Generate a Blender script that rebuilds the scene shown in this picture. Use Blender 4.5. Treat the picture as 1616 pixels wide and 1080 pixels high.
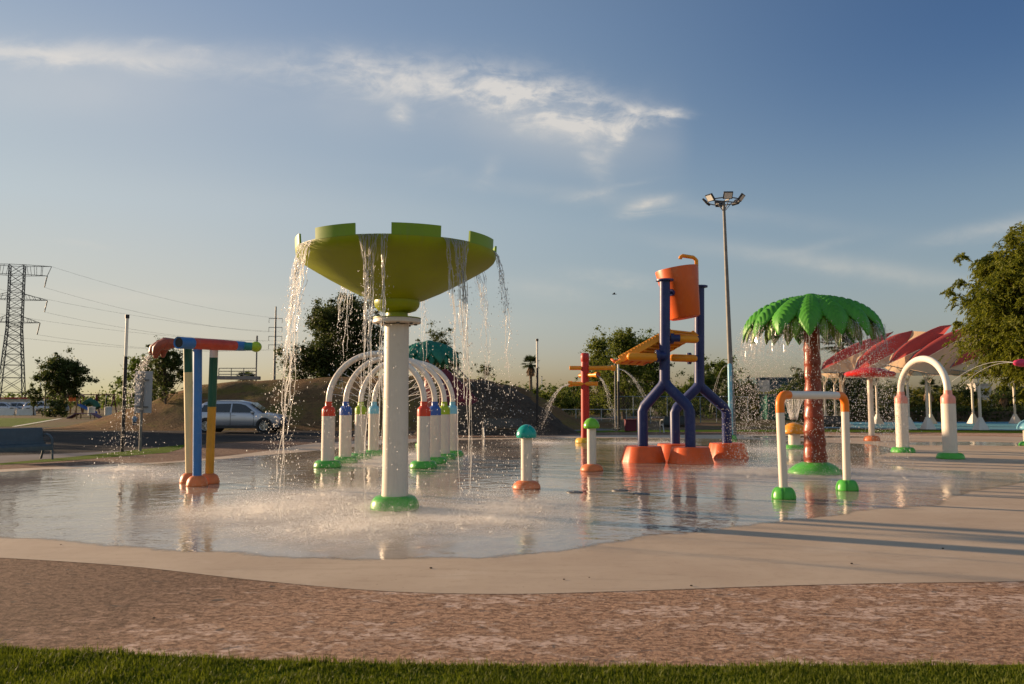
import bpy, math, random
import numpy as np
from mathutils import Vector, Matrix, noise as mnoise

R = math.radians
random.seed(11)
rng = np.random.default_rng(11)
for o in list(bpy.data.objects):
    bpy.data.objects.remove(o, do_unlink=True)
scene = bpy.context.scene
COL = scene.collection

# ------------------------------------------------------------------ camera
CAM_Z = 1.6
FPX = 1257.0                     # focal length in photo pixels (1616 wide)
TH = math.atan(96.0 / FPX)       # looking up a little: horizon at y = 636
cam_d = bpy.data.cameras.new('camera')
cam_d.sensor_width = 36.0
cam_d.lens = 36.0 * FPX / 1616.0
cam_d.clip_start = 0.05
cam_d.clip_end = 9000
cam_d.dof.use_dof = True
cam_d.dof.focus_distance = 13.0
cam_d.dof.aperture_fstop = 3.2
cam = bpy.data.objects.new('camera', cam_d)
COL.objects.link(cam)
cam.location = (0, 0, CAM_Z)
cam.rotation_euler = (math.pi / 2 + TH, 0, 0)
scene.camera = cam

# ------------------------------------------------------------------ light
SUN_EL = R(10.5)
SUN_AZ = R(-64.0)                # from +Y, negative = towards -X (left)
SKY_STRENGTH = 0.10
SUN_STRENGTH = 5.0
EXPOSURE = 1.0
BACK_SKY_FILL = (3.3, 2.55, 1.85)      # warm fill added to the unseen sky behind the camera
SKY_K = 3.75                     # knee of the brightest sky
sun_dir = Vector((math.sin(SUN_AZ) * math.cos(SUN_EL), math.cos(SUN_AZ) * math.cos(SUN_EL), math.sin(SUN_EL)))
sl = bpy.data.lights.new('sun', 'SUN')
sl.energy = SUN_STRENGTH
sl.angle = R(0.9)
sl.color = (1.0, 0.70, 0.43)
sun = bpy.data.objects.new('sun', sl)
COL.objects.link(sun)
sun.rotation_euler = (-sun_dir).to_track_quat('-Z', 'Y').to_euler()
scene.view_settings.view_transform = 'Standard'
scene.view_settings.look = 'None'
scene.view_settings.exposure = EXPOSURE
scene.view_settings.gamma = 1.0
scene.render.engine = 'CYCLES'
scene.cycles.use_denoising = True
scene.cycles.max_bounces = 8
scene.cycles.transparent_max_bounces = 24
scene.cycles.transmission_bounces = 6
scene.cycles.caustics_reflective = False
scene.cycles.caustics_refractive = False
scene.cycles.sample_clamp_indirect = 6.0


class N:
    """small helper to write node maths"""
    def __init__(self, tree):
        self.t = tree
        self.n = tree.nodes
        self.l = tree.links

    def new(self, typ, **kw):
        nd = self.n.new(typ)
        for k, v in kw.items():
            setattr(nd, k, v)
        return nd

    def put(self, sock, val):
        if isinstance(val, bpy.types.NodeSocket):
            self.l.new(val, sock)
        else:
            if sock.type in ('RGBA',) and len(val) == 3:
                val = (*val, 1)
            sock.default_value = val

    def m(self, op, a, b=None, c=None, clamp=False):
        nd = self.new('ShaderNodeMath', operation=op, use_clamp=clamp)
        self.put(nd.inputs[0], a)
        if b is not None:
            self.put(nd.inputs[1], b)
        if c is not None:
            self.put(nd.inputs[2], c)
        return nd.outputs[0]

    def mix(self, f, a, b):
        nd = self.new('ShaderNodeMix', data_type='RGBA', clamp_result=False)
        self.put(nd.inputs[0], f)
        self.put(nd.inputs[6], a)
        self.put(nd.inputs[7], b)
        return nd.outputs[2]

    def noise(self, vec, scale, detail=4, rough=0.55, dist=0.0, dim='3D'):
        nd = self.new('ShaderNodeTexNoise', noise_dimensions=dim)
        if vec is not None:
            self.l.new(vec, nd.inputs['Vector'])
        nd.inputs['Scale'].default_value = scale
        nd.inputs['Detail'].default_value = detail
        nd.inputs['Roughness'].default_value = rough
        nd.inputs['Distortion'].default_value = dist
        return nd.outputs['Fac']

    def ramp(self, f, stops, interp='LINEAR'):
        nd = self.new('ShaderNodeValToRGB')
        cr = nd.color_ramp
        cr.interpolation = interp
        while len(cr.elements) < len(stops):
            cr.elements.new(0.5)
        for e, (p, c) in zip(cr.elements, stops):
            e.position = p
            if isinstance(c, (int, float)):
                c = (c, c, c)
            e.color = (*c, 1)
        self.put(nd.inputs[0], f)
        return nd.outputs[0]

    def sstep(self, x, lo, hi):
        nd = self.new('ShaderNodeMapRange', interpolation_type='SMOOTHSTEP')
        self.put(nd.inputs[0], x)
        nd.inputs[1].default_value = lo
        nd.inputs[2].default_value = hi
        return nd.outputs[0]

    def curve(self, x, pts):
        nd = self.new('ShaderNodeFloatCurve')
        c = nd.mapping.curves[0]
        while len(c.points) < len(pts):
            c.points.new(0.5, 0.5)
        for p, (a, b) in zip(c.points, pts):
            p.location = (a, b)
            p.handle_type = 'AUTO'
        nd.mapping.update()
        self.put(nd.inputs[1], x)
        return nd.outputs[0]

    def comb(self, x, y, z=0.0):
        nd = self.new('ShaderNodeCombineXYZ')
        for s, v in zip(nd.inputs, (x, y, z)):
            self.put(s, v)
        return nd.outputs[0]


def px_dir(x, y):
    """direction of a ray of the photograph (photo pixels)"""
    u = (x - 808.0) / FPX
    v = (540.0 - y) / FPX
    return Vector((u, math.cos(TH) - v * math.sin(TH), math.sin(TH) + v * math.cos(TH)))


def at(x, y, z=0.0):
    """the point of the plane at height z seen at a photo pixel"""
    d = px_dir(x, y)
    t = (z - CAM_Z) / d.z
    return Vector((d.x * t, d.y * t, z))


def atd(x, y, D):
    """the point at distance D seen at a photo pixel"""
    d = px_dir(x, y)
    t = D / d.y
    return Vector((d.x * t, D, CAM_Z + d.z * t))


# ------------------------------------------------------------------ world: sky + high cirrus
world = bpy.data.worlds.new('World')
scene.world = world
world.use_nodes = True
wt = world.node_tree
wt.nodes.clear()
w = N(wt)
sky = w.new('ShaderNodeTexSky', sky_type='NISHITA')
sky.sun_disc = False
sky.sun_elevation = SUN_EL
sky.sun_rotation = SUN_AZ
sky.altitude = 50
sky.air_density = 1.0
sky.dust_density = 1.6
sky.ozone_density = 1.6
tc = w.new('ShaderNodeTexCoord')
sep = w.new('ShaderNodeSeparateXYZ')
wt.links.new(tc.outputs['Generated'], sep.inputs[0])
front = w.sstep(sep.outputs[1], 0.05, 0.2)
ysafe = w.m('MAXIMUM', sep.outputs[1], 0.05)
ca = w.m('DIVIDE', sep.outputs[0], ysafe)
cb = w.m('DIVIDE', sep.outputs[2], ysafe)


def ab(x, y):
    d = px_dir(x, y)
    return d.x / d.y, d.z / d.y


A0, A1, B0, B1 = -0.9, 0.9, 0.0, 0.6
an = w.m('DIVIDE', w.m('SUBTRACT', ca, A0), A1 - A0)
bn = w.m('DIVIDE', w.m('SUBTRACT', cb, B0), B1 - B0)


def nrm(x, y):
    a, b = ab(x, y)
    return (a - A0) / (A1 - A0), (b - B0) / (B1 - B0)


cvec = w.comb(w.m('MULTIPLY', ca, 1.0), w.m('MULTIPLY', cb, 2.6), 0.0)
wisp = w.noise(cvec, 9.0, 7, 0.62, 0.9)
wisp2 = w.noise(w.comb(w.m('MULTIPLY', ca, 1.0), w.m('MULTIPLY', cb, 1.5), 3.0), 26.0, 6, 0.62, 0.5)
lowf = w.noise(cvec, 3.2, 3, 0.5, 0.4)
bw = w.m('ADD', bn, w.m('MULTIPLY', w.m('SUBTRACT', wisp, 0.5), 0.07))
main_pts = [(-120, 74), (0, 80), (200, 92), (400, 100), (550, 112), (700, 128), (830, 150), (920, 172), (990, 185), (1080, 176), (1300, 190)]
c_main = w.curve(an, [nrm(*p) for p in main_pts])
def wpts(l, s):
    return [(nrm(x, 300)[0], v * s) for x, v in l]
wid = w.curve(an, wpts([(-300, .020), (0, .021), (300, .030), (500, .042), (620, .045), (800, .05), (960, .048), (1060, .018), (1200, .01)], 1))
den = w.curve(an, wpts([(-300, 1.0), (0, 1.0), (250, .8), (420, .5), (540, .85), (700, .95), (860, 1.5), (980, .85), (1050, .65), (1088, .15), (1110, 0.0), (1700, 0)], 1))
q = w.m('DIVIDE', w.m('SUBTRACT', bw, c_main), wid)
g = w.m('POWER', 2.718, w.m('MULTIPLY', w.m('MULTIPLY', q, q), -1.0))
texm = w.sstep(w.m('ADD', w.m('MULTIPLY', wisp, 0.6), w.m('MULTIPLY', wisp2, 0.45)), 0.40, 0.70)
# smooth veil on the left, broken fleece on the right
soft = w.curve(an, wpts([(-300, .8), (0, .8), (350, .55), (520, .18), (800, .08), (1200, .05), (1700, .05)], 1))
texmix = w.m('ADD', w.m('MULTIPLY', texm, w.m('SUBTRACT', 1.0, soft)), w.m('MULTIPLY', w.m('MULTIPLY', soft, 0.8), w.m('ADD', 0.5, w.m('MULTIPLY', lowf, 0.8))))
dens = w.m('MULTIPLY', w.m('MULTIPLY', g, den), texmix)
# veil under the main streak
q2 = w.m('DIVIDE', w.m('SUBTRACT', bn, w.m('SUBTRACT', c_main, 0.06)), 0.085)
g2 = w.m('POWER', 2.718, w.m('MULTIPLY', w.m('MULTIPLY', q2, q2), -1.0))
dens = w.m('ADD', dens, w.m('MULTIPLY', w.m('MULTIPLY', g2, w.m('MULTIPLY', den, 0.46)), lowf))


def streak(x, y, half_len, half_wid, deg, amount, rough=1.0):
    global dens
    a0, b0 = ab(x, y)
    cs, sn = math.cos(R(deg)), math.sin(R(deg))
    da = w.m('SUBTRACT', ca, a0)
    db = w.m('ADD', w.m('SUBTRACT', cb, b0), w.m('MULTIPLY', w.m('SUBTRACT', wisp, 0.5), 0.035 * rough))
    s = w.m('DIVIDE', w.m('ADD', w.m('MULTIPLY', da, cs), w.m('MULTIPLY', db, sn)), half_len / FPX)
    t = w.m('DIVIDE', w.m('SUBTRACT', w.m('MULTIPLY', db, cs), w.m('MULTIPLY', da, sn)), half_wid / FPX)
    e = w.m('POWER', 2.718, w.m('MULTIPLY', w.m('ADD', w.m('MULTIPLY', s, s), w.m('MULTIPLY', t, t)), -1.0))
    tx = w.m('ADD', 1.0 - 0.8 * rough, w.m('MULTIPLY', texm, 0.8 * rough))
    dens = w.m('ADD', dens, w.m('MULTIPLY', w.m('MULTIPLY', e, tx), amount))


streak(1022, 326, 42, 11, 14, 1.1, 0.8)
streak(960, 300, 60, 6, 10, 0.36)
streak(632, 178, 20, 16, -50, 0.95)
streak(985, 205, 46, 15, 58, 0.9)
streak(930, 240, 60, 18, -65, 0.36)
streak(770, 270, 26, 14, 60, 0.22)
streak(1055, 177, 34, 8, -3, 0.5)
streak(1330, 420, 240, 16, -8, 0.42, 0.5)
streak(1000, 318, 340, 14, -7, 0.16, 0.5)
streak(860, 458, 70, 16, -8, 0.34, 0.7)
streak(960, 438, 80, 12, -5, 0.32, 0.8)
streak(230, 470, 260, 12, -2, 0.3, 0.4)
streak(560, 505, 300, 14, 0, 0.1, 0.4)
streak(1570, 360, 110, 14, 12, 0.4, 0.6)
streak(1290, 388, 60, 8, 12, 0.16, 0.6)
streak(235, 68, 44, 8, 6, 0.4, 0.9)
streak(310, 78, 36, 9, -4, 0.3, 0.9)
streak(130, 386, 44, 5, -6, 0.25, 0.8)
streak(560, 95, 26, 12, -40, 0.4, 0.9)
streak(690, 275, 40, 10, 20, 0.14, 0.9)
streak(500, 330, 400, 40, -6, 0.07, 0.3)
dens = w.m('MULTIPLY', w.m('MULTIPLY', dens, front), 1.0, clamp=True)
# low, hazy air towards the horizon belongs to the sky itself
cloud_col = w.mix(w.sstep(cb, 0.05, 0.45), (3.5, 3.2, 2.7), (3.95, 3.7, 3.4))
# the air of that evening: duller and deeper overhead, warm and soft along the horizon, no harsh glare by the sun
zup = w.m('MAXIMUM', sep.outputs[2], 0.0)
def vmath(op, a, b=None):
    nd = w.new('ShaderNodeVectorMath', operation=op)
    w.put(nd.inputs[0], a)
    if b is not None:
        w.put(nd.inputs[1], b)
    return nd.outputs[0]
grade = w.ramp(zup, [(0.0, (.72, .66, .72)), (0.07, (.76, .70, .80)), (0.237, (.95, .87, .84)), (0.44, (.84, .83, .88)), (0.60, (.80, .78, .80)), (0.85, (.95, .85, .80))])
away = w.m('MULTIPLY', w.sstep(zup, 0.10, 0.42), w.sstep(sep.outputs[0], -0.05, 0.55))
grade = w.mix(away, grade, (.36, .47, .66))
# added warm fill: unseen sky overhead and behind the photographer is brightened
behind = w.sstep(w.m('MULTIPLY', sep.outputs[1], -1.0), -0.15, 0.55)
grade = w.mix(behind, grade, BACK_SKY_FILL)
sky_c = vmath('MULTIPLY', sky.outputs[0], grade)
knee = vmath('MULTIPLY', w.ramp(w.m('MULTIPLY', zup, 2.0), [(0.0, (.86, .80, .62)), (0.16, (.86, .83, .69)), (0.45, (.68, .78, .84)), (0.9, (.385, .52, .73))]), (SKY_K, SKY_K, SKY_K))
ratio = vmath('DIVIDE', sky_c, knee)
r2_ = vmath('MULTIPLY', ratio, ratio)
r4_ = vmath('MULTIPLY', r2_, r2_)
sr = w.new('ShaderNodeSeparateXYZ')
wt.links.new(vmath('ADD', r4_, (1, 1, 1)), sr.inputs[0])
den4 = w.comb(*[w.m('POWER', o_, 0.25) for o_ in sr.outputs])
sky_s = vmath('DIVIDE', sky_c, den4)
skyfin = w.mix(w.m('MULTIPLY', dens, 0.8), sky_s, cloud_col)
bg = w.new('ShaderNodeBackground')
bg.inputs['Strength'].default_value = SKY_STRENGTH
wt.links.new(skyfin, bg.inputs['Color'])
wo = w.new('ShaderNodeOutputWorld')
wt.links.new(bg.outputs[0], wo.inputs['Surface'])

# ------------------------------------------------------------------ materials
MATS = {}


def mat(name, col, rough=0.5, var=0.12, vscale=3.0, bump=0.0, bscale=60.0, metal=0.0, spec=0.32, dirt=None, coat=0.0, col2=None):
    """painted / plain surface: slight mottling, fine bump, optional second colour of wear"""
    if name in MATS:
        return MATS[name]
    m = bpy.data.materials.new(name)
    m.use_nodes = True
    t = N(m.node_tree)
    b = m.node_tree.nodes['Principled BSDF']
    co = t.new('ShaderNodeTexCoord').outputs['Object']
    nz = t.noise(co, vscale, 5, 0.6)
    c1 = tuple(max(0, c * (1 - var)) for c in col)
    c2 = tuple(min(1, c * (1 + var)) for c in col)
    cc = t.ramp(nz, [(0.3, c1), (0.7, c2)])
    if dirt:
        dcol, amt, ds = dirt
        nd = t.noise(co, ds, 8, 0.7)
        cc = t.mix(t.m('MULTIPLY', t.sstep(nd, 0.52, 0.72), amt), cc, dcol)
    if col2:
        nd = t.noise(co, vscale * 0.4, 4, 0.6)
        cc = t.mix(t.sstep(nd, 0.4, 0.62), cc, col2)
    if metal < .1 and rough < .6:
        mp = t.new('ShaderNodeMapping')
        mp.inputs['Scale'].default_value = (7, 7, .55)
        t.l.new(co, mp.inputs[0])
        run = t.sstep(t.noise(mp.outputs[0], 2.2, 6, 0.7), 0.50, 0.72)
        cc = t.mix(t.m('MULTIPLY', run, 0.34), cc, tuple(.62 * c + .05 for c in col))
        lime = t.sstep(t.noise(co, 17.0, 5, 0.75), 0.62, 0.74)
        cc = t.mix(t.m('MULTIPLY', lime, 0.20), cc, tuple(.72 * c + .10 for c in col))
        scuff = t.sstep(t.noise(co, 42.0, 3, 0.6), 0.68, 0.74)
        cc = t.mix(t.m('MULTIPLY', scuff, 0.28), cc, tuple(.5 * c for c in col))
    t.put(b.inputs['Base Color'], cc)
    rr = t.m('ADD', rough - 0.06, t.m('MULTIPLY', t.noise(co, vscale * 4, 3), 0.14), clamp=True)
    t.put(b.inputs['Roughness'], rr)
    b.inputs['Metallic'].default_value = metal
    b.inputs['Specular IOR Level'].default_value = spec
    b.inputs['Coat Weight'].default_value = coat
    b.inputs['Coat Roughness'].default_value = 0.15
    if bump > 0:
        bp = t.new('ShaderNodeBump')
        bp.inputs['Strength'].default_value = bump
        bp.inputs['Distance'].default_value = 0.02
        t.put(bp.inputs['Height'], t.noise(co, bscale, 6, 0.65))
        t.put(b.inputs['Normal'], bp.outputs[0])
    MATS[name] = m
    return m


W_POST = mat('white_post', (.66, .585, .49), .42, .05, 2.5, .06, 40, dirt=((.45, .38, .3), .35, 5.0))
W_PIPE = mat('white_pipe', (.70, .64, .56), .3, .04, 3, dirt=((.5, .43, .35), .25, 6.0))
GREEN_B = mat('green_base', (.07, .36, .045), .35, .15, 5, .05, 30)
LIME = mat('lime_fibreglass', (.255, .295, .003), .42, .10, 1.6, .03, 20, dirt=((.22, .24, .012), .35, 3.0))
ORANGE_B = mat('orange_base', (.62, .17, .055), .45, .14, 5, .05, 30)
ORANGE = mat('orange_paint', (.62, .10, .014), .4, .08, 2, .04, 30, dirt=((.55, .2, .08), .4, 4))
ORANGE2 = mat('orange_elbow', (.80, .19, .01), .35, .06)
AMBER = mat('amber_paint', (.72, .27, .012), .4, .1, 3, dirt=((.45, .2, .05), .4, 5))
YELLOW = mat('yellow_base', (.62, .38, .03), .45, .1)
NAVY = mat('navy_paint', (.014, .026, .115), .42, .15, 3, .05, 30, dirt=((.07, .08, .15), .4, 6))
RED = mat('red_paint', (.40, .018, .010), .45, .1, 3, dirt=((.32, .05, .035), .4, 5))
RED_D = mat('red_disc', (.52, .018, .012), .4, .1)
BLUE_C = mat('blue_cap', (.035, .10, .36), .35, .1)
REDC = mat('red_cap', (.62, .055, .02), .35, .1)
LIMEC = mat('lime_cap', (.32, .45, .02), .35, .1)
CYANC = mat('cyan_cap', (.20, .50, .62), .35, .1)
PINKC = mat('pink_cap', (.72, .29, .22), .35, .1)
TEALC = mat('teal_cap', (.0, .30, .25), .28, .08, coat=.3)
GREENC = mat('green_cap', (.13, .40, .012), .28, .08, coat=.3)
ORC = mat('mushroom_orange', (.70, .27, .02), .35, .2, 2)
BLUEP = mat('blue_pole', (.04, .16, .42), .42, .1, 4, dirt=((.2, .28, .42), .4, 9))
CREAM = mat('cream_pole', (.68, .54, .27), .45, .08, 4, dirt=((.45, .35, .2), .4, 8))
DGREEN = mat('dark_green_paint', (.015, .09, .05), .45, .1)
GOLD = mat('gold_pole', (.58, .27, .02), .42, .1, 4, dirt=((.4, .2, .05), .4, 8))
TOWER = mat('weathered_tower_steel', (.05, .05, .052), .75, .15, 1)
BROWN = mat('brown_red_paint', (.26, .065, .035), .4, .2, 6)
SKYB = mat('sky_blue_pole', (.16, .42, .55), .4, .08)
TRUNK_F = mat('palm_trunk_paint', (.20, .028, .007), .42, .25, 6, .15, 22, coat=.12)
FROND_A = mat('frond_green', (.055, .24, .018), .45, .2, 4, .05, 30)
FROND_B = mat('frond_yellow_green', (.13, .25, .02), .4, .2, 4)
FROND_T = mat('frond_teal', (.006, .13, .085), .4, .2, 4)
STEEL = mat('galvanised', (.17, .165, .155), .6, .2, 4, metal=.25, dirt=((.11, .10, .09), .6, 5))
PALE_STEEL = mat('pale_fence_steel', (.42, .42, .40), .55, .1)
STEEL_D = mat('dark_steel', (.13, .13, .13), .5, .2, 4, metal=.4)
BLACK = mat('black_paint', (.012, .012, .014), .45, .2)
WHITE_L = mat('white_lamp_tube', (.72, .68, .58), .4, .05)
BENCH = mat('slate_bench', (.055, .078, .095), .45, .15, 6, .1, 80)
BENCH_L = mat('bench_legs', (.35, .36, .36), .4, .1, metal=.4)
CONC = mat('concrete', (.42, .39, .35), .85, .15, 2, .2, 20)
CONC_W = mat('white_concrete', (.62, .60, .56), .8, .1, 2, .15, 20)
MAROON = mat('maroon_paint', (.10, .012, .022), .6, .25, 1.5, .3, 8)
GREY_SIGN = mat('grey_sign', (.30, .31, .33), .6, .08)
CARP = mat('silver_car_paint', (.42, .44, .50), .3, .04, 2, metal=.55, coat=.6)
CARD = mat('car_dark_trim', (.03, .03, .033), .6, .1)
GLASS_D = mat('dark_glass', (.012, .013, .016), .06, .1, spec=.8)
TYRE = mat('tyre', (.02, .02, .02), .85, .2)
RIM = mat('alloy_rim', (.5, .5, .5), .3, .1, metal=.8)
LAMPW = mat('lamp_lens', (.7, .7, .68), .15, .05, coat=.5)
LAMPR = mat('tail_lens', (.4, .02, .02), .2, .05, coat=.5)
SLIDE_B = mat('blue_slide', (.04, .13, .42), .4, .1)
SHED = mat('green_shed', (.012, .12, .085), .6, .15, 2)
SHED2 = mat('dark_teal_building', (.02, .055, .07), .7, .15, 2)
WOODY = mat('play_wood', (.30, .19, .08), .7, .2, 4)
SKIN = mat('skin', (.35, .2, .13), .55, .06)
SHIRT = mat('blue_shirt', (.10, .20, .30), .8, .1)
SHORTS = mat('dark_shorts', (.02, .025, .04), .8, .1)
HAIR = mat('dark_hair', (.015, .012, .01), .7, .1)
BIRD = mat('bird_feathers', (.02, .02, .02), .7, .1)


def leaf_mat(name, c1, c2, trans=0.4):
    m = bpy.data.materials.new(name)
    m.use_nodes = True
    t = N(m.node_tree)
    b = m.node_tree.nodes['Principled BSDF']
    gi = t.new('ShaderNodeNewGeometry')
    rnd = gi.outputs['Random Per Island']
    co = t.new('ShaderNodeTexCoord').outputs['Object']
    nz = t.noise(co, 0.9, 3)
    f = t.m('ADD', t.m('MULTIPLY', rnd, 0.55), t.m('MULTIPLY', nz, 0.5), clamp=True)
    cc = t.ramp(f, [(0.2, c1), (0.8, c2)])
    t.put(b.inputs['Base Color'], cc)
    b.inputs['Roughness'].default_value = 0.6
    b.inputs['Specular IOR Level'].default_value = 0.25
    tr = t.new('ShaderNodeBsdfTranslucent')
    t.put(tr.inputs['Color'], cc)
    mx = t.new('ShaderNodeMixShader')
    mx.inputs[0].default_value = trans
    m.node_tree.links.new(b.outputs[0], mx.inputs[1])
    m.node_tree.links.new(tr.outputs[0], mx.inputs[2])
    m.node_tree.links.new(mx.outputs[0], m.node_tree.nodes['Material Output'].inputs['Surface'])
    return m


L_DARK = leaf_mat('leaf_dark', (.026, .042, .010), (.080, .10, .022))
L_MID = leaf_mat('leaf_mid', (.036, .068, .010), (.115, .155, .022), .5)
L_OLIVE = leaf_mat('leaf_olive', (.052, .08, .012), (.16, .185, .026), .5)
L_FEATH = leaf_mat('leaf_feathery', (.06, .085, .007), (.19, .20, .014), .5)
L_YEL = leaf_mat('leaf_yellowing', (.075, .09, .010), (.22, .20, .022), .5)
L_PALM = leaf_mat('leaf_palm', (.025, .045, .012), (.07, .09, .03))
L_DRY = leaf_mat('leaf_dry', (.10, .06, .03), (.2, .13, .07), .2)
L_TURF = leaf_mat('turf_blade', (.066, .092, .005), (.15, .178, .012), .4)
BARK = mat('bark', (.09, .065, .045), .9, .3, 6, .6, 25)
BARK_P = mat('palm_bark', (.16, .12, .085), .9, .3, 4, .6, 14)


def cloth_mat(name, col, trans):
    m = bpy.data.materials.new(name)
    m.use_nodes = True
    t = N(m.node_tree)
    b = m.node_tree.nodes['Principled BSDF']
    co = t.new('ShaderNodeTexCoord').outputs['Object']
    nz = t.noise(co, 0.6, 5, 0.6)
    wv_ = t.noise(co, 30, 3, 0.6)
    cc = t.ramp(t.m('ADD', t.m('MULTIPLY', nz, 0.7), t.m('MULTIPLY', wv_, 0.3)), [(0.3, tuple(c * .86 for c in col)), (0.7, tuple(min(1, c * 1.1) for c in col))])
    t.put(b.inputs['Base Color'], cc)
    b.inputs['Roughness'].default_value = 0.85
    b.inputs['Specular IOR Level'].default_value = 0.15
    tr = t.new('ShaderNodeBsdfTranslucent')
    t.put(tr.inputs['Color'], cc)
    mx = t.new('ShaderNodeMixShader')
    mx.inputs[0].default_value = trans
    m.node_tree.links.new(b.outputs[0], mx.inputs[1])
    m.node_tree.links.new(tr.outputs[0], mx.inputs[2])
    m.node_tree.links.new(mx.outputs[0], m.node_tree.nodes['Material Output'].inputs['Surface'])
    return m


SAIL_R = cloth_mat('red_sail_cloth', (.52, .095, .088), .45)
SAIL_B = cloth_mat('beige_sail_cloth', (.80, .57, .36), .5)


def water_drop_mat(name, whiteness, alpha=1.0):
    m = bpy.data.materials.new(name)
    m.use_nodes = True
    t = N(m.node_tree)
    nt = m.node_tree
    nt.nodes.remove(nt.nodes['Principled BSDF'])
    out = nt.nodes['Material Output']
    gl = t.new('ShaderNodeBsdfGlass')
    gl.inputs['IOR'].default_value = 1.33
    gl.inputs['Roughness'].default_value = 0.12
    gl.inputs['Color'].default_value = (1, 1, 1, 1)
    tr = t.new('ShaderNodeBsdfTranslucent')
    tr.inputs['Color'].default_value = (.95, .95, .95, 1)
    gs = t.new('ShaderNodeBsdfGlossy')
    gs.inputs['Roughness'].default_value = 0.4
    m1 = t.new('ShaderNodeMixShader')
    m1.inputs[0].default_value = 0.16
    nt.links.new(tr.outputs[0], m1.inputs[1])
    nt.links.new(gs.outputs[0], m1.inputs[2])
    m2 = t.new('ShaderNodeMixShader')
    m2.inputs[0].default_value = whiteness
    nt.links.new(gl.outputs[0], m2.inputs[1])
    nt.links.new(m1.outputs[0], m2.inputs[2])
    last = m2.outputs[0]
    if alpha < 1:
        tp = t.new('ShaderNodeBsdfTransparent')
        m3 = t.new('ShaderNodeMixShader')
        m3.inputs[0].default_value = alpha
        nt.links.new(tp.outputs[0], m3.inputs[1])
        nt.links.new(last, m3.inputs[2])
        last = m3.outputs[0]
    nt.links.new(last, out.inputs['Surface'])
    return m


DROP = water_drop_mat('water_drops', 0.55)
STREAM = water_drop_mat('water_strands', 0.42, 0.8)
SHEET = water_drop_mat('water_sheet', 0.35, 0.15)
MISTM = water_drop_mat('water_mist_drops', 0.9, 0.6)


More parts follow.
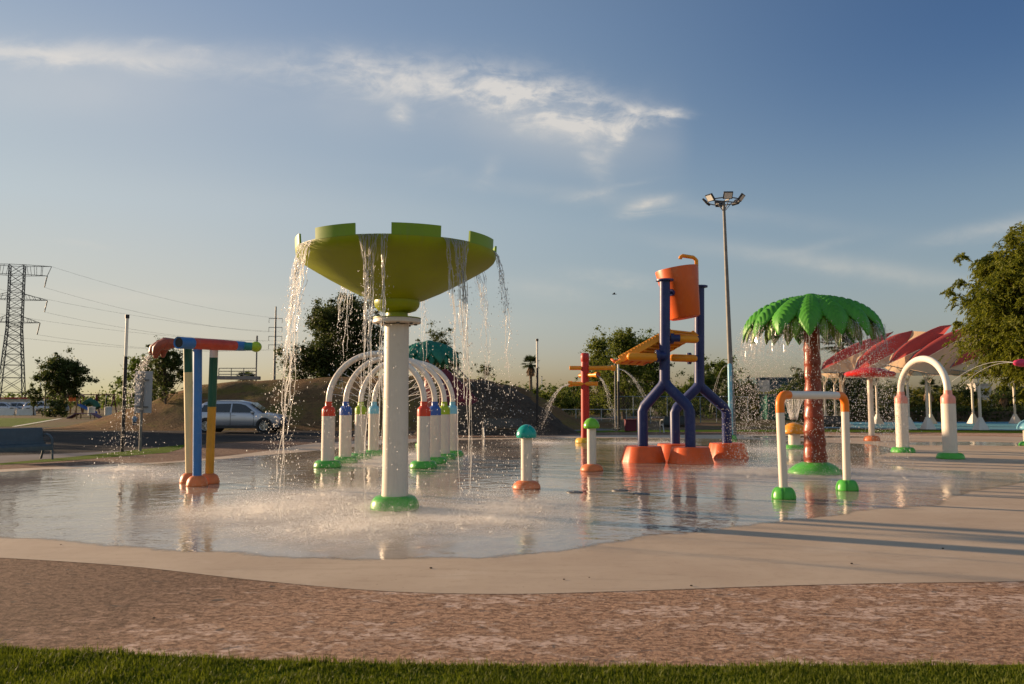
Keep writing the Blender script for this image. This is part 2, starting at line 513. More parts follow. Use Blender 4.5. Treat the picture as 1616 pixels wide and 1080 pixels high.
# ------------------------------------------------------------------ mesh helpers
class MB:
    def __init__(self):
        self.v = []
        self.f = []
        self.mi = []
        self.cur = 0

    def add(self, vs, fs):
        k = len(self.v)
        self.v.extend([tuple(p) for p in vs])
        for f in fs:
            self.f.append(tuple(i + k for i in f))
            self.mi.append(self.cur)
        return self

    def box(self, c, s, M=None):
        x, y, z = s[0] / 2, s[1] / 2, s[2] / 2
        vs = [Vector((sx * x, sy * y, sz * z)) for sz in (-1, 1) for sy in (-1, 1) for sx in (-1, 1)]
        c = Vector(c)
        vs = [(M @ p if M else p) + c for p in vs]
        return self.add(vs, [(0, 2, 3, 1), (4, 5, 7, 6), (0, 1, 5, 4), (2, 6, 7, 3), (0, 4, 6, 2), (1, 3, 7, 5)])

    def beam(self, a, b, wd, h=None):
        a, b = Vector(a), Vector(b)
        h = h or wd
        d = b - a
        L = d.length
        z = d.normalized()
        up = Vector((0, 0, 1)) if abs(z.z) < 0.95 else Vector((0, 1, 0))
        x = up.cross(z).normalized()
        y = z.cross(x)
        M = Matrix((x, y, z)).transposed()
        return self.box((a + b) / 2, (wd, h, L), M)

    def tube(self, pts, r, n=12, cap=True, round_end=False):
        pts = [Vector(p) for p in pts]
        m = len(pts)
        rs = list(r) if hasattr(r, '__len__') else [r] * m
        if round_end:
            d0 = (pts[0] - pts[1]).normalized()
            d1 = (pts[-1] - pts[-2]).normalized()
            ext0, er0, ext1, er1 = [], [], [], []
            for k in (3, 2, 1):
                a = k * math.pi / 2 / 3.2
                ext0.append(pts[0] + d0 * rs[0] * math.sin(a)); er0.append(rs[0] * math.cos(a))
                ext1.insert(0, pts[-1] + d1 * rs[-1] * math.sin(a)); er1.insert(0, rs[-1] * math.cos(a))
            pts = ext0 + pts + ext1
            rs = er0 + rs + er1
            m = len(pts)
        tang = []
        for i in range(m):
            t = pts[min(i + 1, m - 1)] - pts[max(i - 1, 0)]
            tang.append(t.normalized() if t.length > 1e-9 else Vector((0, 0, 1)))
        t0 = tang[0]
        ref = Vector((1, 0, 0)) if abs(t0.x) < 0.8 else Vector((0, 1, 0))
        u = t0.cross(ref).normalized()
        vs, fs = [], []
        for i in range(m):
            t = tang[i]
            u = (u - t * u.dot(t))
            u = u.normalized() if u.length > 1e-9 else t.orthogonal().normalized()
            q = t.cross(u)
            for k in range(n):
                a = 2 * math.pi * k / n
                vs.append(pts[i] + (u * math.cos(a) + q * math.sin(a)) * rs[i])
        for i in range(m - 1):
            for k in range(n):
                k2 = (k + 1) % n
                fs.append((i * n + k, i * n + k2, (i + 1) * n + k2, (i + 1) * n + k))
        if cap:
            fs.append(tuple(reversed(range(n))))
            fs.append(tuple((m - 1) * n + k for k in range(n)))
        return self.add(vs, fs)

    def lathe(self, prof, n=32, c=(0, 0, 0), M=None, mod=None):
        c = Vector(c)
        vs, fs = [], []
        m = len(prof)
        for (r, z) in prof:
            for k in range(n):
                a = 2 * math.pi * k / n
                rr = r * (mod(a, z) if mod else 1)
                p = Vector((rr * math.cos(a), rr * math.sin(a), z))
                vs.append((M @ p if M else p) + c)
        for i in range(m - 1):
            for k in range(n):
                k2 = (k + 1) % n
                fs.append((i * n + k, i * n + k2, (i + 1) * n + k2, (i + 1) * n + k))
        if prof[0][0] > 1e-6:
            fs.append(tuple(reversed(range(n))))
        if prof[-1][0] > 1e-6:
            fs.append(tuple((m - 1) * n + k for k in range(n)))
        return self.add(vs, fs)

    def sphere(self, c, r, n=16, sq=(1, 1, 1)):
        m = n // 2
        prof = [(max(1e-7, math.sin(math.pi * i / m)), -math.cos(math.pi * i / m)) for i in range(m + 1)]
        M = Matrix.Diagonal(Vector((r * sq[0], r * sq[1], r * sq[2])))
        return self.lathe(prof, n, c, M)

    def poly(self, outline, z0, z1):
        """vertical prism over a plan outline"""
        k = len(outline)
        vs = [(x, y, z0) for x, y in outline] + [(x, y, z1) for x, y in outline]
        fs = [tuple(range(k, 2 * k)), tuple(reversed(range(k)))]
        for i in range(k):
            j = (i + 1) % k
            fs.append((i, j, k + j, k + i))
        return self.add(vs, fs)

    def build(self, name, m, parent=None, smooth=True, ang=40, bevel=0.0, loc=None):
        me = bpy.data.meshes.new(name)
        me.from_pydata(self.v, [], self.f)
        ms = m if isinstance(m, (list, tuple)) else [m]
        for x in ms:
            me.materials.append(x)
        if len(ms) > 1:
            me.polygons.foreach_set('material_index', self.mi)
        if smooth:
            me.polygons.foreach_set('use_smooth', [True] * len(me.polygons))
            me.set_sharp_from_angle(angle=R(ang))
        me.update()
        o = bpy.data.objects.new(name, me)
        COL.objects.link(o)
        if parent:
            o.parent = parent
        if loc is not None:
            o.location = loc
        if bevel:
            bv = o.modifiers.new('bevel', 'BEVEL')
            bv.width = bevel
            bv.segments = 2
            bv.limit_method = 'ANGLE'
        return o


def arr_mesh(name, V, F, m, parent=None, smooth=False):
    """mesh from numpy arrays, all faces with the same vertex count"""
    me = bpy.data.meshes.new(name)
    V = np.asarray(V, dtype=np.float32)
    F = np.asarray(F, dtype=np.int32)
    nf, k = F.shape
    me.vertices.add(len(V))
    me.vertices.foreach_set('co', V.ravel())
    me.loops.add(nf * k)
    me.loops.foreach_set('vertex_index', F.ravel())
    me.polygons.add(nf)
    me.polygons.foreach_set('loop_start', np.arange(nf, dtype=np.int32) * k)
    me.materials.append(m)
    if smooth:
        me.polygons.foreach_set('use_smooth', np.ones(nf, dtype=bool))
    me.update(calc_edges=True)
    me.validate()
    o = bpy.data.objects.new(name, me)
    COL.objects.link(o)
    if parent:
        o.parent = parent
    return o


def tag(o, label=None, cat=None, group=None, kind=None):
    if label:
        o['label'] = label
    if cat:
        o['category'] = cat
    if group:
        o['group'] = group
    if kind:
        o['kind'] = kind
    return o


def thing(name, label, cat, loc=(0, 0, 0), rz=0.0, group=None):
    o = bpy.data.objects.new(name, None)
    o.empty_display_size = 0.2
    COL.objects.link(o)
    o.location = loc
    o.rotation_euler = (0, 0, rz)
    return tag(o, label, cat, group)


def copy_thing(root, loc, rz=0.0, label=None, scale=None):
    r = root.copy()
    COL.objects.link(r)
    r.location = loc
    r.rotation_euler = (0, 0, rz)
    if scale is not None:
        r.scale = scale if hasattr(scale, '__len__') else (scale,) * 3
    if label:
        r['label'] = label

    def rec(src, dst):
        for ch in list(src.children):
            c = ch.copy()
            COL.objects.link(c)
            c.parent = dst
            rec(ch, c)
    rec(root, r)
    return r


def smooth_loop(pts, sub=6, jit=0.0, seed=0):
    """closed Catmull-Rom through plan points"""
    n = len(pts)
    out = []
    for i in range(n):
        p0, p1, p2, p3 = (Vector(pts[(i + k - 1) % n][:2]) for k in range(4))
        for s in range(sub):
            t = s / sub
            q = 0.5 * ((2 * p1) + (p2 - p0) * t + (2 * p0 - 5 * p1 + 4 * p2 - p3) * t * t + (3 * p1 - p0 - 3 * p2 + p3) * t ** 3)
            if jit:
                q = q + Vector((mnoise.noise((q.x * 1.7, q.y * 1.7, seed)), mnoise.noise((q.x * 1.7, q.y * 1.7, seed + 9)))) * jit
            out.append((q.x, q.y))
    return out


def sheet(name, outline, z, m, kind='structure', label=None, cat=None):
    me = bpy.data.meshes.new(name)
    me.from_pydata([(x, y, z) for x, y in outline], [], [tuple(range(len(outline)))])
    if me.polygons[0].normal.z < 0:
        me.flip_normals()
    me.materials.append(m)
    o = bpy.data.objects.new(name, me)
    COL.objects.link(o)
    tag(o, label, cat, None, kind)
    return o


def pxo(l):
    return [tuple(at(x, y)[:2]) for x, y in l]


# ------------------------------------------------------------------ ground materials
def gmat(name, fn):
    m = bpy.data.materials.new(name)
    m.use_nodes = True
    t = N(m.node_tree)
    b = m.node_tree.nodes['Principled BSDF']
    co = t.new('ShaderNodeTexCoord').outputs['Object']
    b.inputs['Specular IOR Level'].default_value = 0.08
    fn(t, b, co)
    return m


def bumpn(t, b, h, strength, dist):
    bp = t.new('ShaderNodeBump')
    bp.inputs['Strength'].default_value = strength
    bp.inputs['Distance'].default_value = dist
    t.put(bp.inputs['Height'], h)
    t.put(b.inputs['Normal'], bp.outputs[0])


def f_ground(t, b, co):
    big = t.noise(co, 0.06, 5, 0.6)
    sm = t.noise(co, 2.5, 6, 0.7)
    c = t.mix(t.sstep(big, 0.42, 0.58), (.135, .085, .05), (.10, .095, .03))
    c = t.mix(t.m('MULTIPLY', sm, 0.55), c, (.07, .055, .035))
    t.put(b.inputs['Base Color'], c)
    b.inputs['Roughness'].default_value = 0.95
    bumpn(t, b, sm, 0.6, 0.06)


def f_pink(t, b, co):
    sx = t.new('ShaderNodeSeparateXYZ')
    t.l.new(co, sx.inputs[0])
    st = t.new('ShaderNodeMapping')
    st.inputs['Scale'].default_value = (1.0, 1.6, 1.0)
    st.inputs['Rotation'].default_value = (0, 0, R(10))
    t.l.new(co, st.inputs[0])
    n1 = t.noise(co, 38.0, 6, 0.72, 0.5)          # grain
    n2 = t.noise(st.outputs[0], 13.0, 6, 0.7, 0.5)   # pitting
    n3 = t.noise(st.outputs[0], 2.6, 9, 0.72, 0.7)   # worn patches
    n4 = t.noise(st.outputs[0], 4.2, 8, 0.7, 0.5)    # dark exposed spots
    n5 = t.noise(co, 0.7, 4, 0.6)
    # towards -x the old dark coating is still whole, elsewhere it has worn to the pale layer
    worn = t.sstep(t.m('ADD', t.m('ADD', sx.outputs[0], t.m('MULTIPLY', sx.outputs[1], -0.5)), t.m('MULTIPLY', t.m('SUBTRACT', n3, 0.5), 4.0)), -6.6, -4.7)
    c = t.ramp(n1, [(0.34, (.19, .105, .07)), (0.5, (.43, .265, .175)), (0.66, (.56, .375, .25))])
    pit = t.sstep(n2, 0.50, 0.64)
    c = t.mix(t.m('MULTIPLY', pit, 0.66), c, (.16, .08, .05))
    flake = t.m('MULTIPLY', t.sstep(t.m('ADD', n3, t.m('MULTIPLY', t.m('SUBTRACT', n5, 0.5), 0.5)), 0.50, 0.57), t.sstep(n2, 0.60, 0.46))
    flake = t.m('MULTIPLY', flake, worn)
    c = t.mix(t.m('MULTIPLY', flake, 0.82), c, (.55, .41, .335))
    c = t.mix(t.m('MULTIPLY', t.sstep(n4, 0.60, 0.66), 0.75), c, (.085, .095, .105))
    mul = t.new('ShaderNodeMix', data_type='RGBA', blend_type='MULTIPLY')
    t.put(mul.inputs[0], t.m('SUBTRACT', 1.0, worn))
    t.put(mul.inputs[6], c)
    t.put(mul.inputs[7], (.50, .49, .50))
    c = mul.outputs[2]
    t.put(b.inputs['Base Color'], c)
    b.inputs['Roughness'].default_value = 0.9
    b.inputs['Specular IOR Level'].default_value = 0.2
    h = t.m('SUBTRACT', t.m('MULTIPLY', n1, t.m('SUBTRACT', 1.0, t.m('MULTIPLY', flake, 0.8))), t.m('MULTIPLY', pit, t.m('SUBTRACT', 0.8, t.m('MULTIPLY', flake, 0.6))))
    bumpn(t, b, h, 0.9, 0.035)


def f_pad(t, b, co):
    n1 = t.noise(co, 0.5, 6, 0.62, 0.4)
    n2 = t.noise(co, 7.0, 6, 0.7)
    n3 = t.noise(co, 60.0, 4, 0.7)
    c = t.ramp(n1, [(0.3, (.40, .30, .21)), (0.7, (.50, .40, .295))])
    c = t.mix(t.m('MULTIPLY', t.sstep(n2, 0.5, 0.75), 0.35), c, (.30, .21, .14))
    st = t.sstep(t.noise(co, 1.3, 8, 0.75, 0.8), 0.62, 0.72)
    c = t.mix(t.m('MULTIPLY', st, 0.55), c, (.26, .17, .10))
    drag = t.new('ShaderNodeMapping')
    drag.inputs['Scale'].default_value = (0.35, 2.2, 1)
    drag.inputs['Rotation'].default_value = (0, 0, R(-8))
    t.l.new(co, drag.inputs[0])
    c = t.mix(t.m('MULTIPLY', t.sstep(t.noise(drag.outputs[0], 2.4, 7, 0.7, 0.3), 0.50, 0.70), 0.42), c, (.31, .235, .165))
    c = t.mix(t.m('MULTIPLY', t.sstep(t.noise(co, 0.9, 5, 0.6, 0.5), 0.55, 0.72), 0.35), c, (.56, .47, .37))
    sp = t.sstep(t.noise(co, 24.0, 2, 0.5), 0.72, 0.78)
    c = t.mix(t.m('MULTIPLY', sp, 0.7), c, (.11, .08, .06))
    t.put(b.inputs['Base Color'], c)
    t.put(b.inputs['Roughness'], t.m('ADD', 0.55, t.m('MULTIPLY', n1, 0.3)))
    b.inputs['Specular IOR Level'].default_value = 0.3
    bumpn(t, b, t.m('ADD', n2, t.m('MULTIPLY', n3, 0.5)), 0.18, 0.012)


SPLASH = []          # (x, y, radius, amount) where falling water strikes the film


def f_asphalt(t, b, co):
    n = t.noise(co, 40, 4, 0.7)
    n1 = t.noise(co, 0.25, 5, 0.6)
    c = t.ramp(n1, [(0.3, (.020, .017, .015)), (0.7, (.042, .035, .030))])
    c = t.mix(t.m('MULTIPLY', n, 0.35), c, (.055, .047, .042))
    t.put(b.inputs['Base Color'], c)
    b.inputs['Roughness'].default_value = 0.9
    bumpn(t, b, n, 0.4, 0.02)


def f_path(t, b, co):
    n = t.noise(co, 12, 5, 0.7)
    n1 = t.noise(co, 0.6, 5, 0.6)
    c = t.ramp(n1, [(0.3, (.13, .125, .13)), (0.7, (.2, .19, .19))])
    c = t.mix(t.m('MULTIPLY', n, 0.3), c, (.12, .10, .09))
    t.put(b.inputs['Base Color'], c)
    b.inputs['Roughness'].default_value = 0.9
    bumpn(t, b, n, 0.25, 0.02)


def f_turf(t, b, co):
    n = t.noise(co, 35, 4, 0.7)
    n1 = t.noise(co, 0.7, 5, 0.6)
    c = t.ramp(t.m('ADD', t.m('MULTIPLY', n, 0.5), t.m('MULTIPLY', n1, 0.5)), [(0.35, (.05, .095, .002)), (0.65, (.10, .15, .004))])
    t.put(b.inputs['Base Color'], c)
    b.inputs['Roughness'].default_value = 0.95
    bumpn(t, b, n, 0.8, 0.04)


def f_bluefloor(t, b, co):
    n1 = t.noise(co, 0.5, 5, 0.6)
    c = t.ramp(n1, [(0.35, (.07, .24, .38)), (0.65, (.13, .34, .48))])
    c = t.mix(t.m('MULTIPLY', t.sstep(t.noise(co, 1.5, 6, .7), 0.6, 0.7), 0.4), c, (.22, .25, .27))
    t.put(b.inputs['Base Color'], c)
    b.inputs['Roughness'].default_value = 0.6


def f_hill(t, b, co):
    st = t.new('ShaderNodeMapping')
    st.inputs['Scale'].default_value = (1, 1, 0.6)
    st.inputs['Rotation'].default_value = (0.3, 0.5, 0)
    t.l.new(co, st.inputs[0])
    n1 = t.noise(st.outputs[0], 0.35, 6, 0.65, 0.4)
    n2 = t.noise(co, 3.0, 6, 0.72)
    c = t.ramp(n1, [(0.35, (.11, .060, .027)), (0.5, (.18, .105, .048)), (0.66, (.15, .12, .028))])
    c = t.mix(t.m('MULTIPLY', t.sstep(n2, 0.48, 0.66), 0.55), c, (.07, .05, .028))
    c = t.mix(t.m('MULTIPLY', t.sstep(t.noise(co, 0.8, 5, .7), 0.55, 0.66), 0.5), c, (.12, .115, .025))
    t.put(b.inputs['Base Color'], c)
    b.inputs['Roughness'].default_value = 0.95
    bumpn(t, b, n2, 0.9, 0.25)


def f_pile(t, b, co):
    n1 = t.noise(co, 0.6, 6, 0.65)
    n2 = t.noise(co, 3.5, 7, 0.75)
    c = t.ramp(n1, [(0.35, (.08, .064, .05)), (0.65, (.13, .10, .076))])
    c = t.mix(t.m('MULTIPLY', t.sstep(n2, 0.45, 0.7), 0.6), c, (.035, .03, .026))
    t.put(b.inputs['Base Color'], c)
    b.inputs['Roughness'].default_value = 0.95
    bumpn(t, b, n2, 1.0, 0.3)


G_GROUND = gmat('dirt_and_dry_grass', f_ground)
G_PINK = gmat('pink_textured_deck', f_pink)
G_PAD = gmat('beige_concrete_pad', f_pad)
G_ASPH = gmat('dark_asphalt', f_asphalt)
G_PATH = gmat('grey_path', f_path)
G_TURF = gmat('short_turf', f_turf)
G_BLUE = gmat('blue_painted_floor', f_bluefloor)
G_HILL = gmat('dry_hillside', f_hill)
G_PILE = gmat('dark_soil', f_pile)

# ------------------------------------------------------------------ ground sheets
sheet('ground', [(-5000, -300), (5000, -300), (5000, 6000), (-5000, 6000)], -0.032, G_GROUND)
front_edge = [(-400, 1008), (-150, 1015), (0, 1023), (200, 1033), (400, 1042), (600, 1048), (800, 1052), (1000, 1053), (1200, 1052), (1400, 1051), (1616, 1050), (1900, 1046), (2200, 1040)]
deck = [tuple(at(x, y)[:2]) for x, y in front_edge]
deck = [(-9, 8)] + deck + [(14, 9), (24, 16), (34, 28), (34, 37.5)] + pxo([(1616, 684), (1400, 683), (1200, 682), (1000, 682), (900, 684), (760, 686), (640, 688), (500, 692), (380, 698), (300, 704), (250, 713), (150, 723), (0, 734), (-100, 742)]) + [(-17, 15), (-13, 10)]
deck = smooth_loop(deck, 5)
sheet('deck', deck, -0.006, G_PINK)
pad_f = [(-200, 872), (0, 880), (200, 893), (400, 915), (600, 932), (800, 937), (1000, 932), (1200, 925), (1400, 920), (1616, 917), (1900, 910)]
pad = pxo(pad_f) + [(10, 9.5), (18, 15), (26, 25), (26, 33)] + pxo([(1616, 690), (1400, 687), (1200, 686), (1000, 687), (800, 689), (640, 693), (520, 698), (470, 703), (440, 709), (300, 726), (150, 734), (0, 741)]) + [(-14.2, 16.5), (-10.5, 11.5)]
pad = smooth_loop(pad, 6)
sheet('splash_pad', pad, -0.003, G_PAD)
wet_f = [(-150, 838), (0, 851), (150, 862), (300, 873), (450, 882), (600, 886), (700, 884), (800, 880), (900, 871), (980, 858), (1050, 845), (1120, 841), (1180, 832), (1240, 823), (1330, 816), (1375, 806), (1430, 803), (1490, 796), (1520, 782), (1560, 774), (1616, 764), (1660, 752)]
wet_b = [(1600, 745), (1480, 741), (1410, 734), (1385, 722), (1420, 711), (1380, 702), (1300, 698), (1180, 693), (1050, 692), (940, 691), (800, 693), (700, 695), (600, 701), (540, 707), (440, 716), (300, 728), (150, 737), (0, 744)]
wet = smooth_loop(pxo(wet_f) + pxo(wet_b) + [(-13, 16), (-9.6, 11.8)], 14, 0.16, 3)
puddles = [
    pxo([(1420, 699), (1520, 697), (1616, 699), (1680, 702), (1616, 704), (1520, 703), (1450, 703)]),
    pxo([(1180, 688.5), (1300, 688), (1380, 690), (1300, 691), (1200, 691)]),
    pxo([(700, 690), (780, 689.5), (860, 689), (900, 690), (820, 691), (740, 692)]),
]
sheet('asphalt', pxo([(-400, 745), (-100, 728), (0, 719), (100, 716), (200, 711), (260, 706), (300, 701), (380, 696), (500, 690.5), (640, 686.5), (700, 685), (700, 676), (450, 676), (200, 673), (0, 674), (-300, 680)]), -0.028, G_ASPH)
sheet('path', pxo([(-400, 764), (-100, 744), (0, 733.5), (150, 722), (235, 712), (260, 706), (200, 710), (100, 715), (0, 718), (-100, 727), (-400, 744)]), -0.022, G_PATH)
sheet('path', pxo([(740, 687), (860, 685), (960, 682), (1000, 680), (900, 673), (905, 668), (960, 661), (1080, 659), (1080, 657), (930, 658), (880, 662), (860, 670), (840, 680)]), -0.022, G_PATH)
sheet('lawn', pxo([(760, 686.8), (860, 684.2), (960, 682), (1100, 681), (1300, 681), (1500, 682), (1700, 684), (1900, 687), (1900, 681), (1616, 679.5), (1300, 678), (1100, 678), (960, 679), (860, 680.5), (760, 682)]), -0.017, G_TURF)
sheet('lawn', pxo([(820, 688), (700, 688), (690, 682), (760, 679), (820, 679), (850, 682)]), -0.019, G_TURF)
sheet('lawn', pxo([(-200, 750), (0, 731), (120, 720.5), (211, 710.5), (292, 702), (287, 708), (265, 714.5), (211, 718.8), (120, 726), (0, 734), (-200, 755)]), -0.001, G_TURF)
sheet('pitch', pxo([(-700, 669), (0, 673), (40, 672), (95, 661), (40, 660), (-700, 659)]), -0.02, G_TURF)
LINE = mat('white_line', (.6, .58, .5), .8)
sheet('pitch_line', pxo([(18, 673), (26, 673), (98, 660.6), (92, 660.6)]), -0.014, LINE)
sheet('blue_floor', pxo([(1290, 666), (1400, 665.5), (1616, 665.5), (1900, 665.5), (1900, 679), (1616, 678.5), (1500, 678), (1380, 676), (1290, 675)]), -0.022, G_BLUE)

# front turf
turf_out = smooth_loop([(p[0], p[1] + 0.02) for p in pxo(front_edge)] + [(9, 2), (9, -6), (-9, -6), (-9, 2)], 5)
sheet('turf_base', turf_out, -0.004, G_TURF)


def front_line(x):
    ys = [at(px, py) for px, py in front_edge]
    for a, b_ in zip(ys, ys[1:]):
        if a.x <= x <= b_.x:
            return a.y + (b_.y - a.y) * (x - a.x) / (b_.x - a.x)
    return ys[0].y if x < ys[0].x else ys[-1].y


nb = 120000
gx = rng.uniform(-5.2, 5.2, nb)
fl = np.interp(gx, [at(px, py).x for px, py in front_edge], [at(px, py).y for px, py in front_edge])
gy = fl + .012 + .028 * np.array([mnoise.noise((a * 5.0, 0, 3)) for a in gx]) - rng.beta(1, 1.6, nb) * 1.5
gh = rng.lognormal(math.log(.034), .3, nb) * np.where(np.abs((gx + 1.48) - (gy - 4.78) * 1.6) < .045 + .02 * rng.random(nb), .25, 1.0) * (0.8 + 0.75 * np.array([mnoise.noise((a * 2.2, b_ * 2.2, 0)) for a, b_ in zip(gx, gy)]))
ga = rng.uniform(0, 2 * np.pi, nb)
gl = rng.normal(0, .35, nb)
la = rng.uniform(0, 2 * np.pi, nb)
wdt = rng.uniform(.0018, .0034, nb)
base = np.stack([gx, gy, np.full(nb, -.004)], 1)
side = np.stack([np.cos(ga), np.sin(ga), np.zeros(nb)], 1) * wdt[:, None]
lean = np.stack([np.cos(la), np.sin(la), np.zeros(nb)], 1)
mid = base + lean * (gl * gh * .35)[:, None] + np.array([0, 0, 1.]) * (gh * .6)[:, None]
tip = base + lean * (gl * gh * 1.1)[:, None] + np.array([0, 0, 1.]) * gh[:, None]
V = np.stack([base - side, base + side, mid + side * .8, mid - side * .8, tip + side * .15, tip - side * .15], 1).reshape(-1, 3)
i0 = np.arange(nb) * 6
F = np.concatenate([np.stack([i0, i0 + 1, i0 + 2, i0 + 3], 1), np.stack([i0 + 3, i0 + 2, i0 + 4, i0 + 5], 1)])
gr = arr_mesh('grass', V, F, L_TURF)
tag(gr, 'short dense olive green turf along the front edge of the deck', 'grass', kind='stuff')

# ------------------------------------------------------------------ hill and soil pile
def hfield(name, x0, x1, y0, y1, nx, ny, fz, m):
    xs = np.linspace(x0, x1, nx)
    ys = np.linspace(y0, y1, ny)
    V = []
    for y in ys:
        for x in xs:
            V.append((x, y, fz(x, y)))
    F = []
    for j in range(ny - 1):
        for i in range(nx - 1):
            a = j * nx + i
            F.append((a, a + 1, a + nx + 1, a + nx))
    o = arr_mesh(name, V, F, m, smooth=True)
    tag(o, kind='structure')
    return o


def sst(x, a, b):
    t = min(1, max(0, (x - a) / (b - a)))
    return t * t * (3 - 2 * t)


hp = [(120, 672), (175, 662), (225, 640), (285, 616), (340, 604), (420, 598), (560, 593), (640, 591), (700, 593), (770, 597), (830, 612), (880, 640), (920, 668)]
hpx = [atd(x, y, 56).x for x, y in hp]
hpz = [atd(x, y, 56).z for x, y in hp]


def hill_z(x, y):
    zt = float(np.interp(x, hpx, hpz))
    zt = max(zt, -0.1)
    n = mnoise.fractal(Vector((x * .25, y * .25, 0)), 1.0, 2.0, 4)
    prof = sst(y, 46.2, 56) * (1 - sst(y, 78, 96))
    return -0.12 + (zt + 0.15 * n) * prof + 0.10 * n * prof


hfield('hill', hpx[0] - 2, hpx[-1] + 2, 45.5, 98, 130, 90, hill_z, G_HILL)
pp = [(650, 690), (690, 640), (725, 604), (760, 599), (800, 606), (838, 628), (870, 652), (900, 676), (915, 682)]
ppx = [atd(x, y, 43).x for x, y in pp]
ppz = [atd(x, y, 43).z for x, y in pp]


def pile_z(x, y):
    zt = max(-0.1, float(np.interp(x, ppx, ppz)))
    n = mnoise.fractal(Vector((x * .6, y * .6, 4)), 1.0, 2.0, 5)
    prof = sst(y, 38.9, 43.5) * (1 - sst(y, 46, 52))
    return -0.12 + (zt + .18 * n) * prof + .08 * n * prof


hfield('soil_pile', ppx[0], ppx[-1], 38.5, 52.5, 90, 60, pile_z, G_PILE)

# ------------------------------------------------------------------ water film on the pad
P_BOWL = at(623, 803)
P_PALM = at(1287, 747)
P_RED = at(924, 699)
P_PIPE = at(214, 742)
P_BUCKET = at(1080, 727)
T0 = Vector((-3.4, 20.0, 0))
TSTEP = Vector((0.13, 1.45, 0))
SPLASH = [(P_BOWL.x - .2, P_BOWL.y - 2.0, 1.1, 1.0), (P_BOWL.x - 1.9, P_BOWL.y - .5, 1.2, 1.0), (P_BOWL.x + 1.5, P_BOWL.y - 1.2, 0.9, .8),
          (P_BOWL.x + 2.0, P_BOWL.y + .3, .9, .7), (P_BOWL.x - 1.3, P_BOWL.y + 1.8, 1.2, .8), (P_BOWL.x, P_BOWL.y, 1.6, .6),
          (P_PALM.x, P_PALM.y, 2.3, 1.0), (P_PALM.x + 1.4, P_PALM.y - .6, 1.3, .6), (P_PALM.x - 1.6, P_PALM.y - .5, 1.3, .6),
          (P_PIPE.x - .3, P_PIPE.y, 1.1, .9), (P_PIPE.x + 1.2, P_PIPE.y - 1.6, 1.2, .5),
          (-3.3, 21.5, 1.6, .9), (-3.1, 24.0, 1.8, .8), (P_RED.x - 1.9, P_RED.y, 1.0, .7), (P_RED.x + 2.2, P_RED.y - .3, 1.4, .9), (9.3, 27.5, 1.6, .6)]


def f_water(t, b, co):
    sp = None
    sx = t.new('ShaderNodeSeparateXYZ')
    t.l.new(co, sx.inputs[0])
    for (x, y, r, a) in SPLASH:
        dx = t.m('SUBTRACT', sx.outputs[0], x)
        dy = t.m('SUBTRACT', sx.outputs[1], y)
        d2 = t.m('ADD', t.m('MULTIPLY', dx, dx), t.m('MULTIPLY', dy, dy))
        e = t.m('MULTIPLY', t.m('POWER', 2.718, t.m('MULTIPLY', d2, -1.0 / (r * r))), a)
        sp = e if sp is None else t.m('ADD', sp, e)
    sp = t.m('MULTIPLY', sp, t.m('ADD', 0.45, t.m('MULTIPLY', t.noise(co, 1.6, 4, .65), 1.1)), clamp=True)
    n1 = t.noise(co, 0.5, 6, 0.62, 0.4)
    n2 = t.noise(co, 5.0, 6, 0.7)
    c = t.ramp(n1, [(0.3, (.29, .23, .175)), (0.7, (.39, .32, .25))])
    c = t.mix(t.m('MULTIPLY', t.sstep(n2, 0.5, 0.75), 0.3), c, (.21, .155, .11))
    foam = t.m('MULTIPLY', t.m('POWER', sp, 0.7), t.m('MULTIPLY', t.sstep(t.noise(co, 30.0, 5, 0.7), 0.36, 0.64), t.sstep(t.noise(co, 2.6, 5, 0.65, 0.5), 0.34, 0.60)))
    c = t.mix(t.m('MULTIPLY', foam, 0.85), c, (.76, .71, .64))
    t.put(b.inputs['Base Color'], c)
    t.put(b.inputs['Roughness'], t.m('ADD', 0.02, t.m('MULTIPLY', sp, 0.38)))
    b.inputs['IOR'].default_value = 1.33
    b.inputs['Specular IOR Level'].default_value = 0.8
    # ripples: long gentle swell everywhere, short chop that grows near the falling water
    far = t.sstep(sx.outputs[1], 9.0, 26.0)
    r1 = t.noise(co, 2.2, 3, 0.5, 0.3)
    r2 = t.noise(co, 9.0, 3, 0.55, 0.3)
    r3 = t.noise(co, 34.0, 3, 0.6)
    calm = t.sstep(t.noise(co, 0.35, 3, 0.5), 0.38, 0.62)
    h = t.m('ADD', t.m('MULTIPLY', r1, 0.017), t.m('MULTIPLY', t.m('MULTIPLY', r2, 0.008), t.m('ADD', 0.25, t.m('MULTIPLY', calm, 0.9))))
    h = t.m('ADD', h, t.m('MULTIPLY', t.m('MULTIPLY', r3, 0.016), sp))
    h = t.m('ADD', h, t.m('MULTIPLY', t.m('MULTIPLY', r2, 0.010), sp))
    bp = t.new('ShaderNodeBump')
    bp.inputs['Strength'].default_value = 0.6
    bp.inputs['Distance'].default_value = 1.0
    t.put(bp.inputs['Height'], h)
    t.put(b.inputs['Normal'], bp.outputs[0])


WATER = gmat('shallow_water', f_water)


